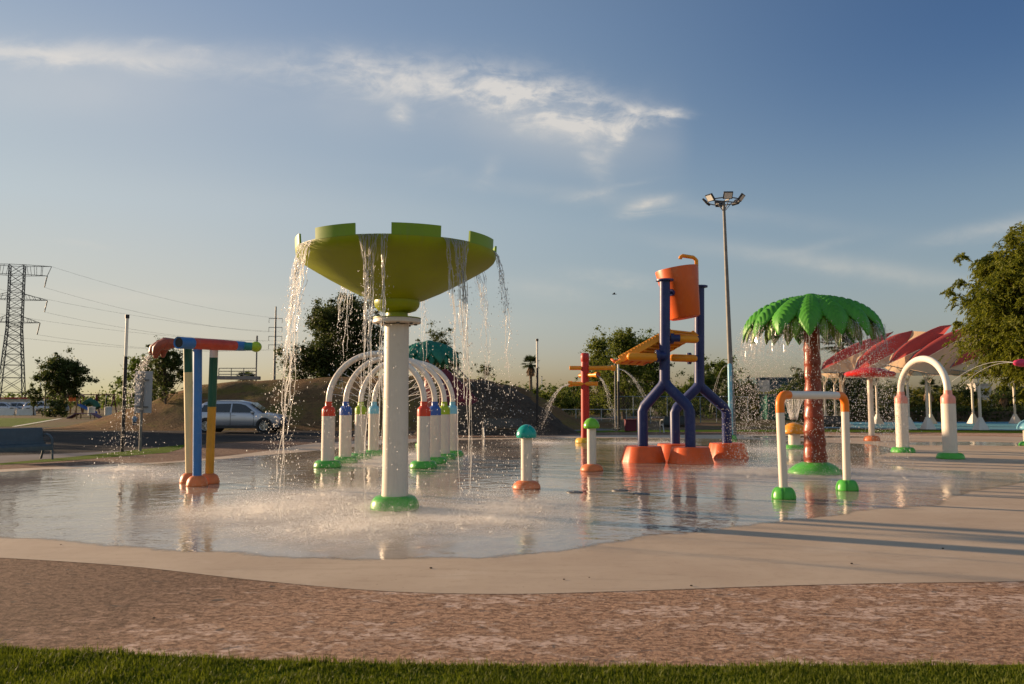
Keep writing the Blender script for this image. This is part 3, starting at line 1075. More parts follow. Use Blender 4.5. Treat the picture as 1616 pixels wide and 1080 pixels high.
def thin_edge(m):
    """the film thins to nothing over the last hand's breadth, unevenly"""
    t = N(m.node_tree)
    b = m.node_tree.nodes['Principled BSDF']
    at_ = t.new('ShaderNodeAttribute', attribute_name='depth')
    co = t.new('ShaderNodeTexCoord').outputs['Object']
    f = t.m('ADD', at_.outputs['Fac'], t.m('MULTIPLY', t.m('SUBTRACT', t.noise(co, 5.0, 6, 0.7), 0.5), 0.9))
    tr = t.new('ShaderNodeBsdfTransparent')
    mx = t.new('ShaderNodeMixShader')
    t.put(mx.inputs[0], t.sstep(f, 0.12, 0.62))
    m.node_tree.links.new(tr.outputs[0], mx.inputs[1])
    m.node_tree.links.new(b.outputs[0], mx.inputs[2])
    m.node_tree.links.new(mx.outputs[0], m.node_tree.nodes['Material Output'].inputs['Surface'])


thin_edge(WATER)


def water_sheet(outline, rim):
    n = len(outline)
    P = [Vector(p) for p in outline]
    area = sum(P[i].x * P[(i + 1) % n].y - P[(i + 1) % n].x * P[i].y for i in range(n))
    if area < 0:
        P.reverse()
    inner = []
    for i in range(n):
        d = (P[(i + 3) % n] - P[i - 3]).normalized()
        inner.append(P[i] + Vector((-d.y, d.x)) * rim)
    vs = [(p.x, p.y, -.0018) for p in P] + [(p.x, p.y, -.0018) for p in inner]
    fs = [(i, (i + 1) % n, n + (i + 1) % n, n + i) for i in range(n)] + [tuple(range(n, 2 * n))]
    me = bpy.data.meshes.new('water')
    me.from_pydata(vs, [], fs)
    a = me.attributes.new('depth', 'FLOAT', 'POINT')
    a.data.foreach_set('value', [0.0] * n + [1.0] * n)
    me.materials.append(WATER)
    o = bpy.data.objects.new('water', me)
    COL.objects.link(o)
    return tag(o, kind='structure')


water_sheet(wet, .34)
for q in puddles:
    water_sheet(smooth_loop(q, 10, .12, 6), .12)

# ------------------------------------------------------------------ shared part shapes
def lobed(mb, r, h, lobes=8, groove=.06, c=(0, 0, 0), flat=0.55, n=48, hole=0):
    """rounded base collar with shallow vertical grooves"""
    prof = []
    for i in range(11):
        a = math.pi / 2 * i / 10
        rr = r * (flat + (1 - flat) * math.cos(a) ** .8)
        prof.append((rr, h * math.sin(a)))
    prof[0] = (r * .97, 0.0)
    prof.insert(1, (r, h * .12))
    prof.append((0.0, h * 1.0))

    def mod(a, z):
        s = abs(math.cos(a * lobes / 2))
        return 1 - groove * max(0, 1 - s * 6)
    return mb.lathe(prof, n, c, None, mod)


# ------------------------------------------------------------------ green bowl fountain
bx = thing('bowl_fountain', 'lime green giant bowl with notched rim on thick white column, spilling water', 'water feature', P_BOWL)
m = MB(); lobed(m, .37, .2, 10, .04, flat=.6); m.build('base_collar', GREEN_B, bx)
m = MB(); m.lathe([(.205, .12), (.195, .5), (.19, 1.6), (.188, 2.80)], 40); m.build('column', W_POST, bx)
m = MB(); m.lathe([(.20, 2.815), (.36, 2.82), (.37, 2.83), (.37, 2.87), (.36, 2.89), (.18, 2.892)], 40)
fl_ = m.build('flange', W_POST, bx)
for k in range(8):
    a = k * math.pi / 4 + .2
    m = MB(); m.lathe([(.024, 2.795), (.026, 2.822)], 6, (.29 * math.cos(a), .29 * math.sin(a), 0)); m.build('bolt', STEEL_D, fl_)
m = MB(); m.lathe([(.37, 2.893), (.37, 2.905), (.17, 2.91), (.168, 2.985), (.20, 2.99), (.29, 3.02), (.34, 3.08), (.352, 3.14), (.345, 3.20), (.32, 3.24)], 40); m.build('neck', LIME, bx)
m = MB()
ZR = 3.90
prof_o = [(.30, 3.16), (.42, 3.19), (.70, 3.315), (1.05, 3.50), (1.32, 3.655), (1.44, 3.73), (1.50, 3.785), (1.53, 3.84), (1.535, ZR)]
prof_i = [(1.505, ZR), (1.49, 3.82), (1.40, 3.745), (1.0, 3.53), (.4, 3.24), (0.0, 3.2)]
m.lathe(prof_o + prof_i, 96)
bowl = m.build('bowl', LIME, bx, ang=50)
GAP0 = -4.5
for k in range(8):
    a0 = R(GAP0 + 45 * k + 9.5)
    a1 = R(GAP0 + 45 * k + 35.5)
    m = MB()
    vs, fs = [], []
    ns = 14
    for i in range(ns + 1):
        a = a0 + (a1 - a0) * i / ns
        for (rr, zz) in ((1.537, ZR - .012), (1.545, ZR + .155), (1.515, ZR + .158), (1.503, ZR - .012)):
            vs.append((rr * math.sin(a), -rr * math.cos(a), zz))
    for i in range(ns):
        for j in range(4):
            j2 = (j + 1) % 4
            fs.append((i * 4 + j, i * 4 + j2, (i + 1) * 4 + j2, (i + 1) * 4 + j))
    fs += [(3, 2, 1, 0), (ns * 4, ns * 4 + 1, ns * 4 + 2, ns * 4 + 3)]
    m.add(vs, fs).build('rim_block', mat('lime_rim_skylit', (.17, .28, .008), .38, .1, 2), bowl, ang=30)  # greener lime copy, sky light on the rim put into the colour


# ------------------------------------------------------------------ falling water
OCT = np.array([(1, 0, 0), (-1, 0, 0), (0, 1, 0), (0, -1, 0), (0, 0, 1), (0, 0, -1)], float)
OCTF = np.array([(0, 2, 4), (2, 1, 4), (1, 3, 4), (3, 0, 4), (2, 0, 5), (1, 2, 5), (3, 1, 5), (0, 3, 5)])
phi = (1 + 5 ** .5) / 2
ICO = np.array([(-1, phi, 0), (1, phi, 0), (-1, -phi, 0), (1, -phi, 0), (0, -1, phi), (0, 1, phi), (0, -1, -phi), (0, 1, -phi), (phi, 0, -1), (phi, 0, 1), (-phi, 0, -1), (-phi, 0, 1)]) / math.hypot(1, phi)
ICOF = np.array([(0, 11, 5), (0, 5, 1), (0, 1, 7), (0, 7, 10), (0, 10, 11), (1, 5, 9), (5, 11, 4), (11, 10, 2), (10, 7, 6), (7, 1, 8), (3, 9, 4), (3, 4, 2), (3, 2, 6), (3, 6, 8), (3, 8, 9), (4, 9, 5), (2, 4, 11), (6, 2, 10), (8, 6, 7), (9, 8, 1)])


def drops(name, pts, rad, m, label, stretch=1.0, ico=False, kind='stuff', cat='water'):
    P = np.asarray(pts, float)
    r = np.asarray(rad, float).reshape(-1, 1, 1) * np.ones((len(P), 1, 1))
    base, fc = (ICO, ICOF) if ico else (OCT, OCTF)
    S = np.ones((len(P), 1, 3))
    S[:, 0, 2] = 1 + (stretch - 1) * rng.random(len(P))
    V = P[:, None, :] + base[None] * r * S
    F = (np.arange(len(P))[:, None, None] * len(base) + fc[None]).reshape(-1, 3)
    o = arr_mesh(name, V.reshape(-1, 3), F, m, smooth=True)
    return tag(o, label, cat if label else None, None, kind)


def fall(p0, v0, t):
    return Vector((p0.x + v0.x * t, p0.y + v0.y * t, p0.z + v0.z * t - 4.905 * t * t))


def pour(name, a, b, v, label, strands=10, sheet_t=.28, wob=.05, r=.011, group=None, t_break=.62, outz=0.0, nd=420, zend=0.01, spread=.2):
    """water leaving a lip a-b: a torn sheet that gathers into ropes and then breaks into drops"""
    a, b = Vector(a), Vector(b)
    v = Vector(v)
    th = thing(name, label, 'falling water', (0, 0, 0), 0, group)
    t_end = (v.z + math.sqrt(v.z ** 2 + 2 * 9.81 * (a.z - zend))) / 9.81
    # sheet
    cols, rows = 18, 14
    V, F = [], []
    sd = random.uniform(0, 100)
    for i in range(rows + 1):
        t = sheet_t * i / rows
        for j in range(cols + 1):
            s = j / cols
            sq = .5 + (s - .5) * (1 - .45 * i / rows)
            p = fall(a.lerp(b, sq), v, t)
            p.x += .02 * mnoise.noise((s * 7, t * 8, sd)) * (i / rows)
            p.y += .03 * mnoise.noise((s * 9, t * 8, sd + 5)) * (i / rows)
            V.append(tuple(p))
    for i in range(rows):
        for j in range(cols):
            if i > 4 and mnoise.noise((j * .55, i * .12, sd)) < -.05 + (i - 9) * .07:
                continue
            k = i * (cols + 1) + j
            F.append((k, k + 1, k + cols + 2, k + cols + 1))
    if F:
        arr_mesh('sheet', V, F, SHEET, th, smooth=True)
    # ropes
    mb = MB()
    D, DR = [], []
    ropes = [random.random() for _ in range(max(2, strands // 4))]
    for k in range(strands):
        s = (k + .5) / strands + random.uniform(-.3, .3) / strands
        tgt = min(ropes, key=lambda q_: abs(q_ - s))
        vv = v * random.uniform(.88, 1.12)
        sd2 = random.uniform(0, 100)
        tb = t_end * random.uniform(t_break - .28, t_break + .28)
        pts, rs = [], []
        n = 46
        for i in range(n):
            t = min(tb, t_end) * i / (n - 1)
            u = t / t_end
            sx = s + (tgt - s) * min(1, u * 2.2) * .8
            p = fall(a.lerp(b, sx), vv, t)
            amp = wob * min(1, u * 2.5)
            p.x += amp * mnoise.noise((t * 7, sd2, 0)) + .25 * amp * mnoise.noise((t * 30, sd2, 3))
            p.y += amp * mnoise.noise((t * 7, sd2, 7))
            pts.append(p)
            lump = .55 + 1.1 * max(0, mnoise.noise((t * 26, sd2, 11)) + .35)
            rs.append(r * .72 * random.uniform(.5, 1.25) * lump * (1 - .55 * i / n) * (.5 if i < 3 else 1))
        mb.tube(pts, rs, 5)
        # breakup
        for _ in range(int(nd * 3.0) // strands):
            t = random.uniform(max(.12, tb * .45), t_end)
            p = fall(a.lerp(b, s + (tgt - s) * .8), vv, t)
            g_ = spread * (t / t_end) ** 1.7
            p += Vector((random.gauss(0, g_), random.gauss(0, g_), random.gauss(0, g_ * .6)))
            if p.z > .01:
                D.append(p)
                DR.append(random.choice((.0015, .002, .0025, .003, .004, .005, .007)) * random.uniform(.8, 1.2))
    mb.build('strands', STREAM, th, ang=180)
    d = drops('drops', D, DR, DROP, None, 3.2)
    d.parent = th
    return th


def lip(cx, cy, rad, deg0, deg1, z):
    f = lambda d: Vector((cx + rad * math.sin(R(d)), cy - rad * math.cos(R(d)), z))
    return f(deg0), f(deg1)


wat = ['front', 'front right', 'right edge', 'back right', 'back', 'back left', 'far left edge', 'left']
wl = {0: 'water curtain pouring from bowl rim right in front of the white column',
      1: 'water curtain pouring from the notch to the right of the column',
      2: 'thin ragged water stream off the extreme right edge of the bowl',
      5: 'water stream behind the bowl slanting down in front of the big dark tree',
      6: 'thin water stream at the back of the bowl left edge',
      7: 'water curtain from the leftmost front notch of the bowl',
      3: 'water stream behind the bowl on its right half',
      4: 'water stream behind the bowl hidden by the column'}
for k in range(8):
    g0 = GAP0 + 45 * k
    a, b = lip(P_BOWL.x, P_BOWL.y, 1.545, g0 - 8.5, g0 + 8.5, ZR - .005)
    d = Vector((math.sin(R(g0)), -math.cos(R(g0)), 0))
    pour('water_curtain', a, b, d * (.38 if k != 2 else .34), wl[k], strands={0: 18, 1: 16, 7: 12}.get(k, 9), wob=.055 if k in (0, 1) else .10, t_break=.74 if k in (0, 1, 7) else .48,
         r=.0125 if k in (0, 1, 7) else .009, group='water falling from the green bowl', nd=420 if k in (0, 1, 7) else 260)

# splash thrown up where the water lands: many small crowns of different force, fine mist between them
def splash(regions, n_crowns, per_crown, n_mist, label, big=1.0):
    SP, SR = [], []
    for (x, y, r_, a) in regions:
        for _ in range(int(n_crowns * a)):
            rr = abs(random.gauss(0, r_ * .5))
            th_ = random.uniform(0, 2 * math.pi)
            cx_, cy_ = x + rr * math.cos(th_), y + rr * math.sin(th_)
            force = random.expovariate(1 / .45) + .12
            for _ in range(int(per_crown * random.uniform(.4, 1.6))):
                az = random.uniform(0, 2 * math.pi)
                vz = force * random.uniform(.6, 2.6)
                vh = force * random.uniform(.1, 1.2)
                t_ = random.random() * 2 * vz / 9.81
                z_ = vz * t_ - 4.905 * t_ * t_ + .004
                SP.append((cx_ + vh * t_ * math.cos(az), cy_ + vh * t_ * math.sin(az), z_))
                SR.append(min(.011, random.lognormvariate(math.log(.0026), .5)) * big)
        for _ in range(int(n_mist * a)):
            rr = abs(random.gauss(0, r_ * .62))
            th_ = random.uniform(0, 2 * math.pi)
            k_ = .5 + .5 * mnoise.noise(((x + rr * math.cos(th_)) * 1.6, (y + rr * math.sin(th_)) * 1.6, 2.0))
            if random.random() > k_ * 1.5:
                continue
            SP.append((x + rr * math.cos(th_), y + rr * math.sin(th_), .004 + random.expovariate(1 / .09)))
            SR.append(random.lognormvariate(math.log(.0022), .35) * big)
    return drops('splash_drops', SP, SR, MISTM, label, 1.4)


TET = np.array([(1, 1, 1), (1, -1, -1), (-1, 1, -1), (-1, -1, 1)], float) / 3 ** .5
TETF = np.array([(0, 1, 2), (0, 3, 1), (0, 2, 3), (1, 3, 2)])


def mist(regions, n, rad, hgt_, label):
    P = []
    for (x, y, r_, a) in regions:
        k = int(n * a)
        q = rng.normal(0, 1, (k, 2)) * r_ * .55
        # gathered in uneven puffs
        puffs = rng.normal(0, 1, (14, 2)) * r_ * .55
        pick = rng.integers(0, 14, k)
        w_ = (rng.random(k) < .65)[:, None]
        q = np.where(w_, puffs[pick] + rng.normal(0, 1, (k, 2)) * np.array([.34, .17]) * r_, q)
        hh = rng.exponential(hgt_, k) * np.where(w_[:, 0], 1.0, .6)
        P.append(np.stack([x + q[:, 0], y + q[:, 1], .003 + hh], 1))
    P = np.concatenate(P)
    r = rng.lognormal(math.log(rad), .3, len(P))
    ang = rng.random(len(P)) * 6.283
    cs, sn = np.cos(ang)[:, None], np.sin(ang)[:, None]
    T = np.stack([TET[None, :, 0] * cs - TET[None, :, 1] * sn, TET[None, :, 0] * sn + TET[None, :, 1] * cs, np.repeat(TET[None, :, 2], len(P), 0)], 2)
    V = P[:, None, :] + T * r[:, None, None]
    F = (np.arange(len(P))[:, None, None] * 4 + TETF[None]).reshape(-1, 3)
    return tag(arr_mesh('spray_mist', V.reshape(-1, 3), F, MISTM), label, 'water', None, 'stuff')


splash(SPLASH[:6], 120, 50, 2500, 'scattered splash drops round the foot of the green bowl fountain', .72)
splash(SPLASH[6:9], 90, 40, 2500, 'scattered splash drops round the foot of the green palm fountain', 1.05)
splash(SPLASH[9:11], 60, 36, 1800, 'scattered splash drops on the water beside the coloured pipe fountain', .95)
mist(SPLASH[:6], 62000, .0018, .07, 'low whitish spray mist round the foot of the green bowl fountain')
mist(SPLASH[6:9], 44000, .0026, .085, 'low whitish spray mist round the foot of the green palm fountain')
mist(SPLASH[9:11], 14000, .0022, .05, 'low whitish spray mist near the coloured pipe fountain')
mist(SPLASH[11:13], 34000, .0030, .10, 'low whitish spray mist between the white tunnel arches')
mist(SPLASH[13:16], 12000, .0038, .07, 'low whitish spray mist near the red column and blue bucket frame')

# ------------------------------------------------------------------ arches
def arch_tunnel(c, dirv, half, z_spring, pil_r, pil_h, cap_m, base_r, label, group, tube_r=.075, rise=1.0, base_h=.17):
    rz = math.atan2(dirv.y, dirv.x)
    t = thing('spray_arch', label, 'spray arch', c, rz, group)
    for s in (-1, 1):
        m = MB(); m.lathe([(pil_r * 1.0, base_h * .5), (pil_r, pil_h)], 32, (s * half, 0, 0)); p = m.build('pillar', W_POST, t)
        m = MB(); lobed(m, base_r, base_h, 9, .05, (s * half, 0, 0), flat=.62); m.build('base', GREEN_B, p)
        ch = z_spring - pil_h
        m = MB()
        m.lathe([(pil_r * 1.01, pil_h + .001), (pil_r * 1.012, pil_h + ch * .40), (pil_r * .95, pil_h + ch * .54), (pil_r * .75, pil_h + ch * .64), (tube_r * 1.25, pil_h + ch * .70), (tube_r * 1.15, pil_h + ch * .74), (tube_r * 1.15, z_spring + .01), (tube_r * .9, z_spring + .012)], 32, (s * half, 0, 0))
        m.build('cap', cap_m, p, ang=60)
    pts = [(-half, 0, z_spring - .02)] + [(-half * math.cos(math.pi * i / 36), 0, z_spring + rise * half * math.sin(math.pi * i / 36)) for i in range(37)] + [(half, 0, z_spring - .02)]
    m = MB(); m.tube(pts, tube_r, 16); ar = m.build('arch_tube', W_PIPE, t)
    for k in range(3, 34, 3):
        m = MB()
        a = math.pi * k / 36
        q_ = Vector((-math.cos(a), 0, math.sin(a) * rise))
        p0 = Vector((half * q_.x, 0, z_spring + half * q_.z))
        m.tube([p0 - q_ * (tube_r * .8), p0 - q_ * (tube_r + .03)], .013, 6)
        m.build('nozzle', STEEL, ar)
    return t


arch_c = [('red', REDC), ('deep blue', BLUE_C), ('lime green', LIMEC), ('pale blue', CYANC)]
jets = MB()
u_t = Vector((1, -.07, 0)).normalized()
for i, (nm, cm) in enumerate(arch_c):
    c = T0 + TSTEP * i
    arch_tunnel(c, u_t, 1.21, 1.62, .165, 1.27, cm, .345, f'white spray arch with {nm} caps on its two pillars', 'arches of the spray tunnel')
    for k in (2, 4, 6, 8, 10, 26, 28, 30, 32, 34):
        a = math.pi * k / 36
        p0 = c + u_t * (-1.12 * math.cos(a)) + Vector((0, 0, 1.62 + 1.12 * math.sin(a)))
        d = (u_t * math.cos(a) + Vector((0, 0, -math.sin(a) * .55))) * 3.6 + Vector((0, -.5, .1))
        pts = [fall(p0, d, .018 * j) for j in range(11)]
        pts = [p for p in pts if p.z > .01]
        if len(pts) > 2:
            jets.tube(pts, [.006 * (1 - .5 * j / len(pts)) for j in range(len(pts))], 4)
tag(jets.build('water_jets', MISTM, None, ang=180), 'thin white water jets criss-crossing under the tunnel arches', 'water', None, 'stuff')
pa, pb = at(1425, 714), at(1500, 724)
arch_tunnel((pa + pb) / 2, (pb - pa).normalized(), (pb - pa).length / 2, 1.95, .195, 1.58, PINKC, .375, 'large white spray arch with salmon pink caps, alone on dry pad', 'arches of the spray tunnel', .10, .68, .17)

# ------------------------------------------------------------------ coloured pipe fountain on the left
pc = at(312, 764)
pf = thing('pipe_fountain', 'three leaning painted poles carrying multicoloured pipes with a pouring claw spout', 'water feature', pc)
L = lambda v: Vector(v) - pc


def pole(px0, py0, px1, py1, D0, D1, r, secs):
    """secs: list of (fraction, material)"""
    a = L(at(px0, py0)); b = L(atd(px1, py1, D1))
    lo = 0.0
    m = MB(); mats = []
    for i, (f, mm) in enumerate(secs):
        m.cur = i
        mats.append(mm)
        m.tube([a.lerp(b, lo), a.lerp(b, f)], r, 20)
        lo = f
    o = m.build('pole', mats, pf)
    mb = MB(); lobed(mb, .2, .2, 6, .05, (a.x, a.y, 0), flat=.25, n=36); mb.build('base', ORANGE_B, o)


b1 = at(300, 762); b2 = at(311, 767); b3 = at(330, 763)
pole(300, 762, 296, 545, b1.y, b1.y, .085, [(.80, CREAM), (1.0, DGREEN)])
pole(311, 767, 312, 547, b2.y, b2.y, .082, [(1.0, BLUEP)])
pole(330, 763, 338, 543, b3.y, b3.y, .082, [(.545, GOLD), (.90, DGREEN), (1.0, W_PIPE)])
m = MB()
A = L(atd(281, 541, 14.6)); B = L(atd(392, 547, 16.4))
m.cur = 0; m.tube([A, A.lerp(B, .18)], [.112, .108], 24, cap=False); m.tube([A, A.lerp(B, .012)], [.112, .088], 24, cap=False)
m.cur = 1; m.tube([A.lerp(B, .18), A.lerp(B, .5), A.lerp(B, .78)], [.105, .110, .100], 24, cap=False)
m.cur = 2; m.tube([A.lerp(B, .78), A.lerp(B, .93), A.lerp(B, 1.0)], [.100, .097, .065], 24)
tp = m.build('painted_pipe', [BLUEP, mat('pipe_red', (.50, .06, .03), .4, .15, 4, dirt=((.4, .15, .1), .4, 8)), BLUEP], pf)
m = MB(); m.cur = 0; m.tube([A.lerp(B, .010), A.lerp(B, .10)], [.089, .089], 20); m.build('pipe_bore_stand_in', BLACK, tp)  # black plug paints the darkness inside the open pipe
m = MB()
A2 = L(atd(262, 541, 15.7)); B2 = L(atd(404, 547.5, 16.3))
m.cur = 0; m.tube([A2, A2.lerp(B2, .6)], .085, 20)
m.cur = 1; m.tube([A2.lerp(B2, .6), B2], .083, 20)
gp = m.build('rear_pipe', [DGREEN, mat('pipe_teal', (.02, .17, .16), .4, .12)], pf)
m = MB(); m.sphere(B2, .115, 20, (1, 1, .95)); m.build('end_ball', LIMEC, gp)
m = MB()
c0 = L(atd(266, 543, 15.6))
m.tube([c0 + Vector((.08, 0, .01)), c0 + Vector((-.06, 0, .0))], [.10, .13], 16, round_end=True)
for (dx, dz, y0, rr_) in ((-.20, -.20, -.13, .085), (-.31, -.17, -.04, .09), (-.27, -.24, .06, .085), (-.16, -.22, .13, .075)):
    m.tube([c0 + Vector((-.02, y0 * .5, .02)), c0 + Vector((dx * .55, y0 * .9, dz * .15)), c0 + Vector((dx * .9, y0, dz * .55)), c0 + Vector((dx, y0 * 1.05, dz))], [rr_, rr_ * 1.05, rr_ * .95, rr_ * .6], 12, round_end=True)
m.build('claw_spout', BROWN, gp)
sp0 = pc + c0 + Vector((-.24, 0, -.2))
pour('water_curtain', sp0 + Vector((-.05, -.12, 0)), sp0 + Vector((.05, .12, 0)), (-.75, -.2, .25), 'broken spray of drops falling from the brown claw spout', strands=7, sheet_t=.10, wob=.12, r=.005, nd=560, t_break=.34, spread=.26)

# ------------------------------------------------------------------ mushroom posts
def mushroom(px, py, top_y, cap_r, stem_r, base_r, cap_m, base_m, label, cap_sq=1.0, base_h=.13, lobes=0):
    p = at(px, py)
    H = atd(px, top_y, p.y).z
    t = thing('mushroom_post', label, 'spray mushroom', p, 0, 'mushroom shaped spray posts')
    ch = cap_r * 1.02 * cap_sq
    m = MB(); m.lathe([(stem_r, .03), (stem_r, H - ch * .9)], 28); m.build('stem', W_POST, t)
    m = MB()
    prof = [(stem_r * .8, H - ch + .005), (cap_r * .93, H - ch), (cap_r, H - ch + .03)]
    for i in range(1, 12):
        a = math.pi / 2 * i / 11
        prof.append((max(1e-6, cap_r * math.cos(a)), H - ch + .03 + (ch - .03) * math.sin(a)))
    m.lathe(prof, 40); m.build('cap', cap_m, t, ang=50)
    m = MB(); lobed(m, base_r, base_h, lobes or 5, .05 if lobes else .02, flat=.3); m.build('base', base_m, t)
    return t


mushroom(831, 771, 670, .195, .105, .265, TEALC, ORANGE_B, 'white post with glossy teal dome cap and orange base', 1.25, .15)
mushroom(934, 743, 659.5, .195, .108, .27, GREENC, ORANGE_B, 'white post with glossy leaf green dome cap and orange base', 1.25, .16)
mushroom(1254, 709, 667, .40, .20, .40, ORC, GREEN_B, 'squat orange mushroom with wide white stem and green base, spraying thin jets', .95, .16, 8)
mushroom(1625, 703, 662, .40, .2, .36, CYANC, GREEN_B, 'pale turquoise domed mushroom cut off by the picture edge', .95, .16, 8)
mj = MB()
pm = at(1254, 709)
for k in range(14):
    a = 2 * math.pi * k / 14
    for sv in (.35, .75):
        d = Vector((math.cos(a) * sv, math.sin(a) * sv, 4.1 - sv * .5))
        p0 = pm + Vector((math.cos(a) * .12, math.sin(a) * .12, 1.02))
        pts = [fall(p0, d, .03 * j) for j in range(21)]
        pts = [p for p in pts if p.z > .02]
        mj.tube(pts, [.0055 * (1 - .6 * j / len(pts)) for j in range(len(pts))], 4)
tag(mj.build('water_jets', MISTM, None, ang=180), 'fan of thin jets springing from the orange mushroom top', 'water', None, 'stuff')

# ------------------------------------------------------------------ red column with pouring pipes
rc = at(924, 699)
rt = thing('spray_column', 'tall red column with crossed amber pipes pouring water', 'water feature', rc)
D = rc.y
k_ = D / FPX
zt = atd(924, 557, D).z
m = MB(); r0 = 6.7 * k_
m.lathe([(r0 * 1.08, .1), (r0, .5), (r0 * .95, zt - .55), (r0 * .93, zt - .42), (r0 * .84, zt - .38), (r0 * .96, zt - .33), (r0 * 1.0, zt - .2), (r0 * .95, zt - .06), (r0 * .7, zt - .01), (0, zt)], 32); m.build('column', RED, rt, ang=50)
m = MB(); lobed(m, .42, .2, 7, .05, flat=.6); m.build('base', YELLOW, rt)
for (y, x0, x1, dy, bell) in ((581, 900, 971, .0, 1), (592.5, 917, 941, -.7, 1), (606, 898, 941, -.25, 0)):
    a = atd(x0, y, D) - rc + Vector((0, -dy * .6, 0)); b = atd(x1, y, D) - rc + Vector((0, dy, 0))
    if not bell:
        a, b = b, a
    d = (b - a).normalized()
    m = MB()
    m.tube([a, b - d * .15, b - d * .14, b], [.085, .085, .115, .118], 18, cap=False, round_end=False)
    m.tube([a - d * .03, a], [.08, .092], 18)
    pp_ = m.build('cross_pipe', AMBER, rt, ang=40)
    m = MB(); m.tube([b - d * .05, b - d * .04], [.1, .1], 18); m.build('pipe_bore_stand_in', BROWN, pp_)
a = atd(898, 606, D)
pour('water_curtain', a + Vector((0, -.34, 0)), a + Vector((0, -.2, -.06)), (-2.0, -.1, .1), 'arc of water from the lowest amber pipe falling to the left', strands=9, sheet_t=.1, wob=.05, r=.009, nd=260)
a = atd(941, 592.5, D - .7)
pour('water_curtain', a + Vector((0, -.08, 0)), a + Vector((0, .08, -.05)), (1.1, -.1, .1), 'arc of water from the middle amber pipe falling beside the red column', strands=9, sheet_t=.1, wob=.05, r=.009, nd=240)
a = atd(972, 582, D)
pour('water_curtain', a + Vector((0, -.06, 0)), a + Vector((0, .06, -.04)), (2.1, -.1, .3), 'long arc of water from the top amber pipe passing the grey pole', strands=6, sheet_t=.1, wob=.04, r=.008, nd=160)

# ------------------------------------------------------------------ tipping bucket
bc = at(1081, 727)
bt = thing('bucket_tower', 'navy Y-shaped frame holding an orange tipping bucket and an amber chute', 'water feature', bc)
Lb = lambda v: Vector(v) - bc
legs = [(1015, 729, 21.7), (1090, 731, 21.3), (1066, 724, 23.3), (1148, 722.5, 22.75)]
yf = [((1049, 443), 605, (legs[0], legs[1]), 21.6, 645), ((1103.5, 453), 609, (legs[2], legs[3]), 23.05, 647)]
pole_r = .145
for (tp_, ysp, (l0, l1), Dp, ykn) in yf:
    top = Lb(atd(tp_[0], tp_[1], Dp))
    sp_ = Lb(atd(tp_[0], ysp, Dp))
    m = MB()
    m.tube([top, sp_ + Vector((0, 0, -.02))], pole_r, 24)
    for l in (l0, l1):
        g0 = Lb(at(l[0], l[1])); xk = l[0]
        kn = Vector((g0.x, g0.y, atd(l[0], ykn, g0.y + bc.y).z))
        d1 = (kn - sp_).normalized()
        m.tube([sp_ + Vector((0, 0, .06)), sp_ + d1 * .1, kn - d1 * .09, kn + Vector((0, 0, -.08)), Vector((g0.x, g0.y, .3))], pole_r * .97, 24)
    fr = m.build('frame', NAVY, bt, ang=50)
    m = MB(); m.lathe([(pole_r, top.z - .02), (.24, top.z - .015), (.24, top.z + .03), (.05, top.z + .04)], 24, (top.x, top.y, 0)); m.build('cap_plate', NAVY, fr)
for l in legs:
    g0 = Lb(at(l[0], l[1]))
    m = MB()
    def mod(a, z):
        return 1 - .05 * max(0, 1 - abs(math.cos(a * 3)) * 5)
    m.lathe([(.605, 0), (.60, .03), (.50, .405), (.485, .425), (.15, .43)], 48, (g0.x, g0.y, 0), None, mod)
    m.build('foot', mat('bright_orange_foot', (.66, .10, .018), .45, .12, 5), bt, ang=35)
# bucket, tilted towards the left
c_top = Lb(atd(1067.5, 426, 22.3)); c_bot = Lb(atd(1081, 503, 22.3))
ax = (c_top - c_bot).normalized()
ydir = Vector((.65, .76, 0)); xd = ydir.cross(ax).normalized(); yd = ax.cross(xd)
M = Matrix((xd, yd, ax)).transposed()
Lk = (c_top - c_bot).length
m = MB()
m.lathe([(0, .06), (.36, .0), (.42, .03), (.43, .05), (.60, Lk), (.595, Lk + .02), (.565, Lk), (.41, .12), (0, .1)], 48, c_bot, M)
bk = m.build('bucket', ORANGE, bt, ang=35)
for s in (-1, 1):
    pv = c_bot.lerp(c_top, .53) + yd * (s * .52)
    m = MB(); m.tube([pv - yd * s * .06, pv + yd * s * .10], .10, 12); m.tube([pv, pv + yd * s * .42], .04, 10); m.build('pivot', NAVY, bk)
p1 = Lb(atd(1074, 405, 22.9)); p2 = Lb(atd(1094, 406.5, 23.05)); p3 = Lb(atd(1099, 411, 23.05)); p4 = Lb(atd(1100, 455, 23.05))
m = MB(); m.tube([p1 + Vector((-.01, 0, -.07)), p1 + Vector((0, 0, -.02)), p1 + Vector((.06, 0, .02)), p2, p2.lerp(p3, .6), p3, p4], .055, 14); m.build('filler_pipe', AMBER, bt, ang=80)
# chute: ribbed tray that falls to the left
F0, B0 = Lb(atd(977, 568, 21.4)), Lb(atd(1032, 571, 22.4))
F1, B1 = Lb(atd(1058, 525, 21.75)), Lb(atd(1100, 529, 22.75))
wv = (B0 - F0 + B1 - F1); wv.z = 0; wv.normalize()
hi = (F1 + B1) / 2; lo_ = (F0 + B0) / 2
dch = (lo_ - hi)
Lc = dch.length
dch.normalize()
nup = wv.cross(dch).normalized()
if nup.z < 0:
    nup = -nup
Mc = Matrix((dch, wv, nup)).transposed()
midc = (hi + lo_) / 2
m = MB()
m.box(midc, (Lc, 1.15, .05), Mc)
for i in range(9):
    q_ = hi + dch * (Lc * (i + .5) / 9)
    m.box(q_ - nup * .055, (.06, 1.15, .055), Mc)
for i in range(16):
    q_ = hi + dch * (Lc * (i + .5) / 16)
    m.tube([q_ + nup * .125 - wv * .62, q_ + nup * .125 + wv * .62], .038, 8)
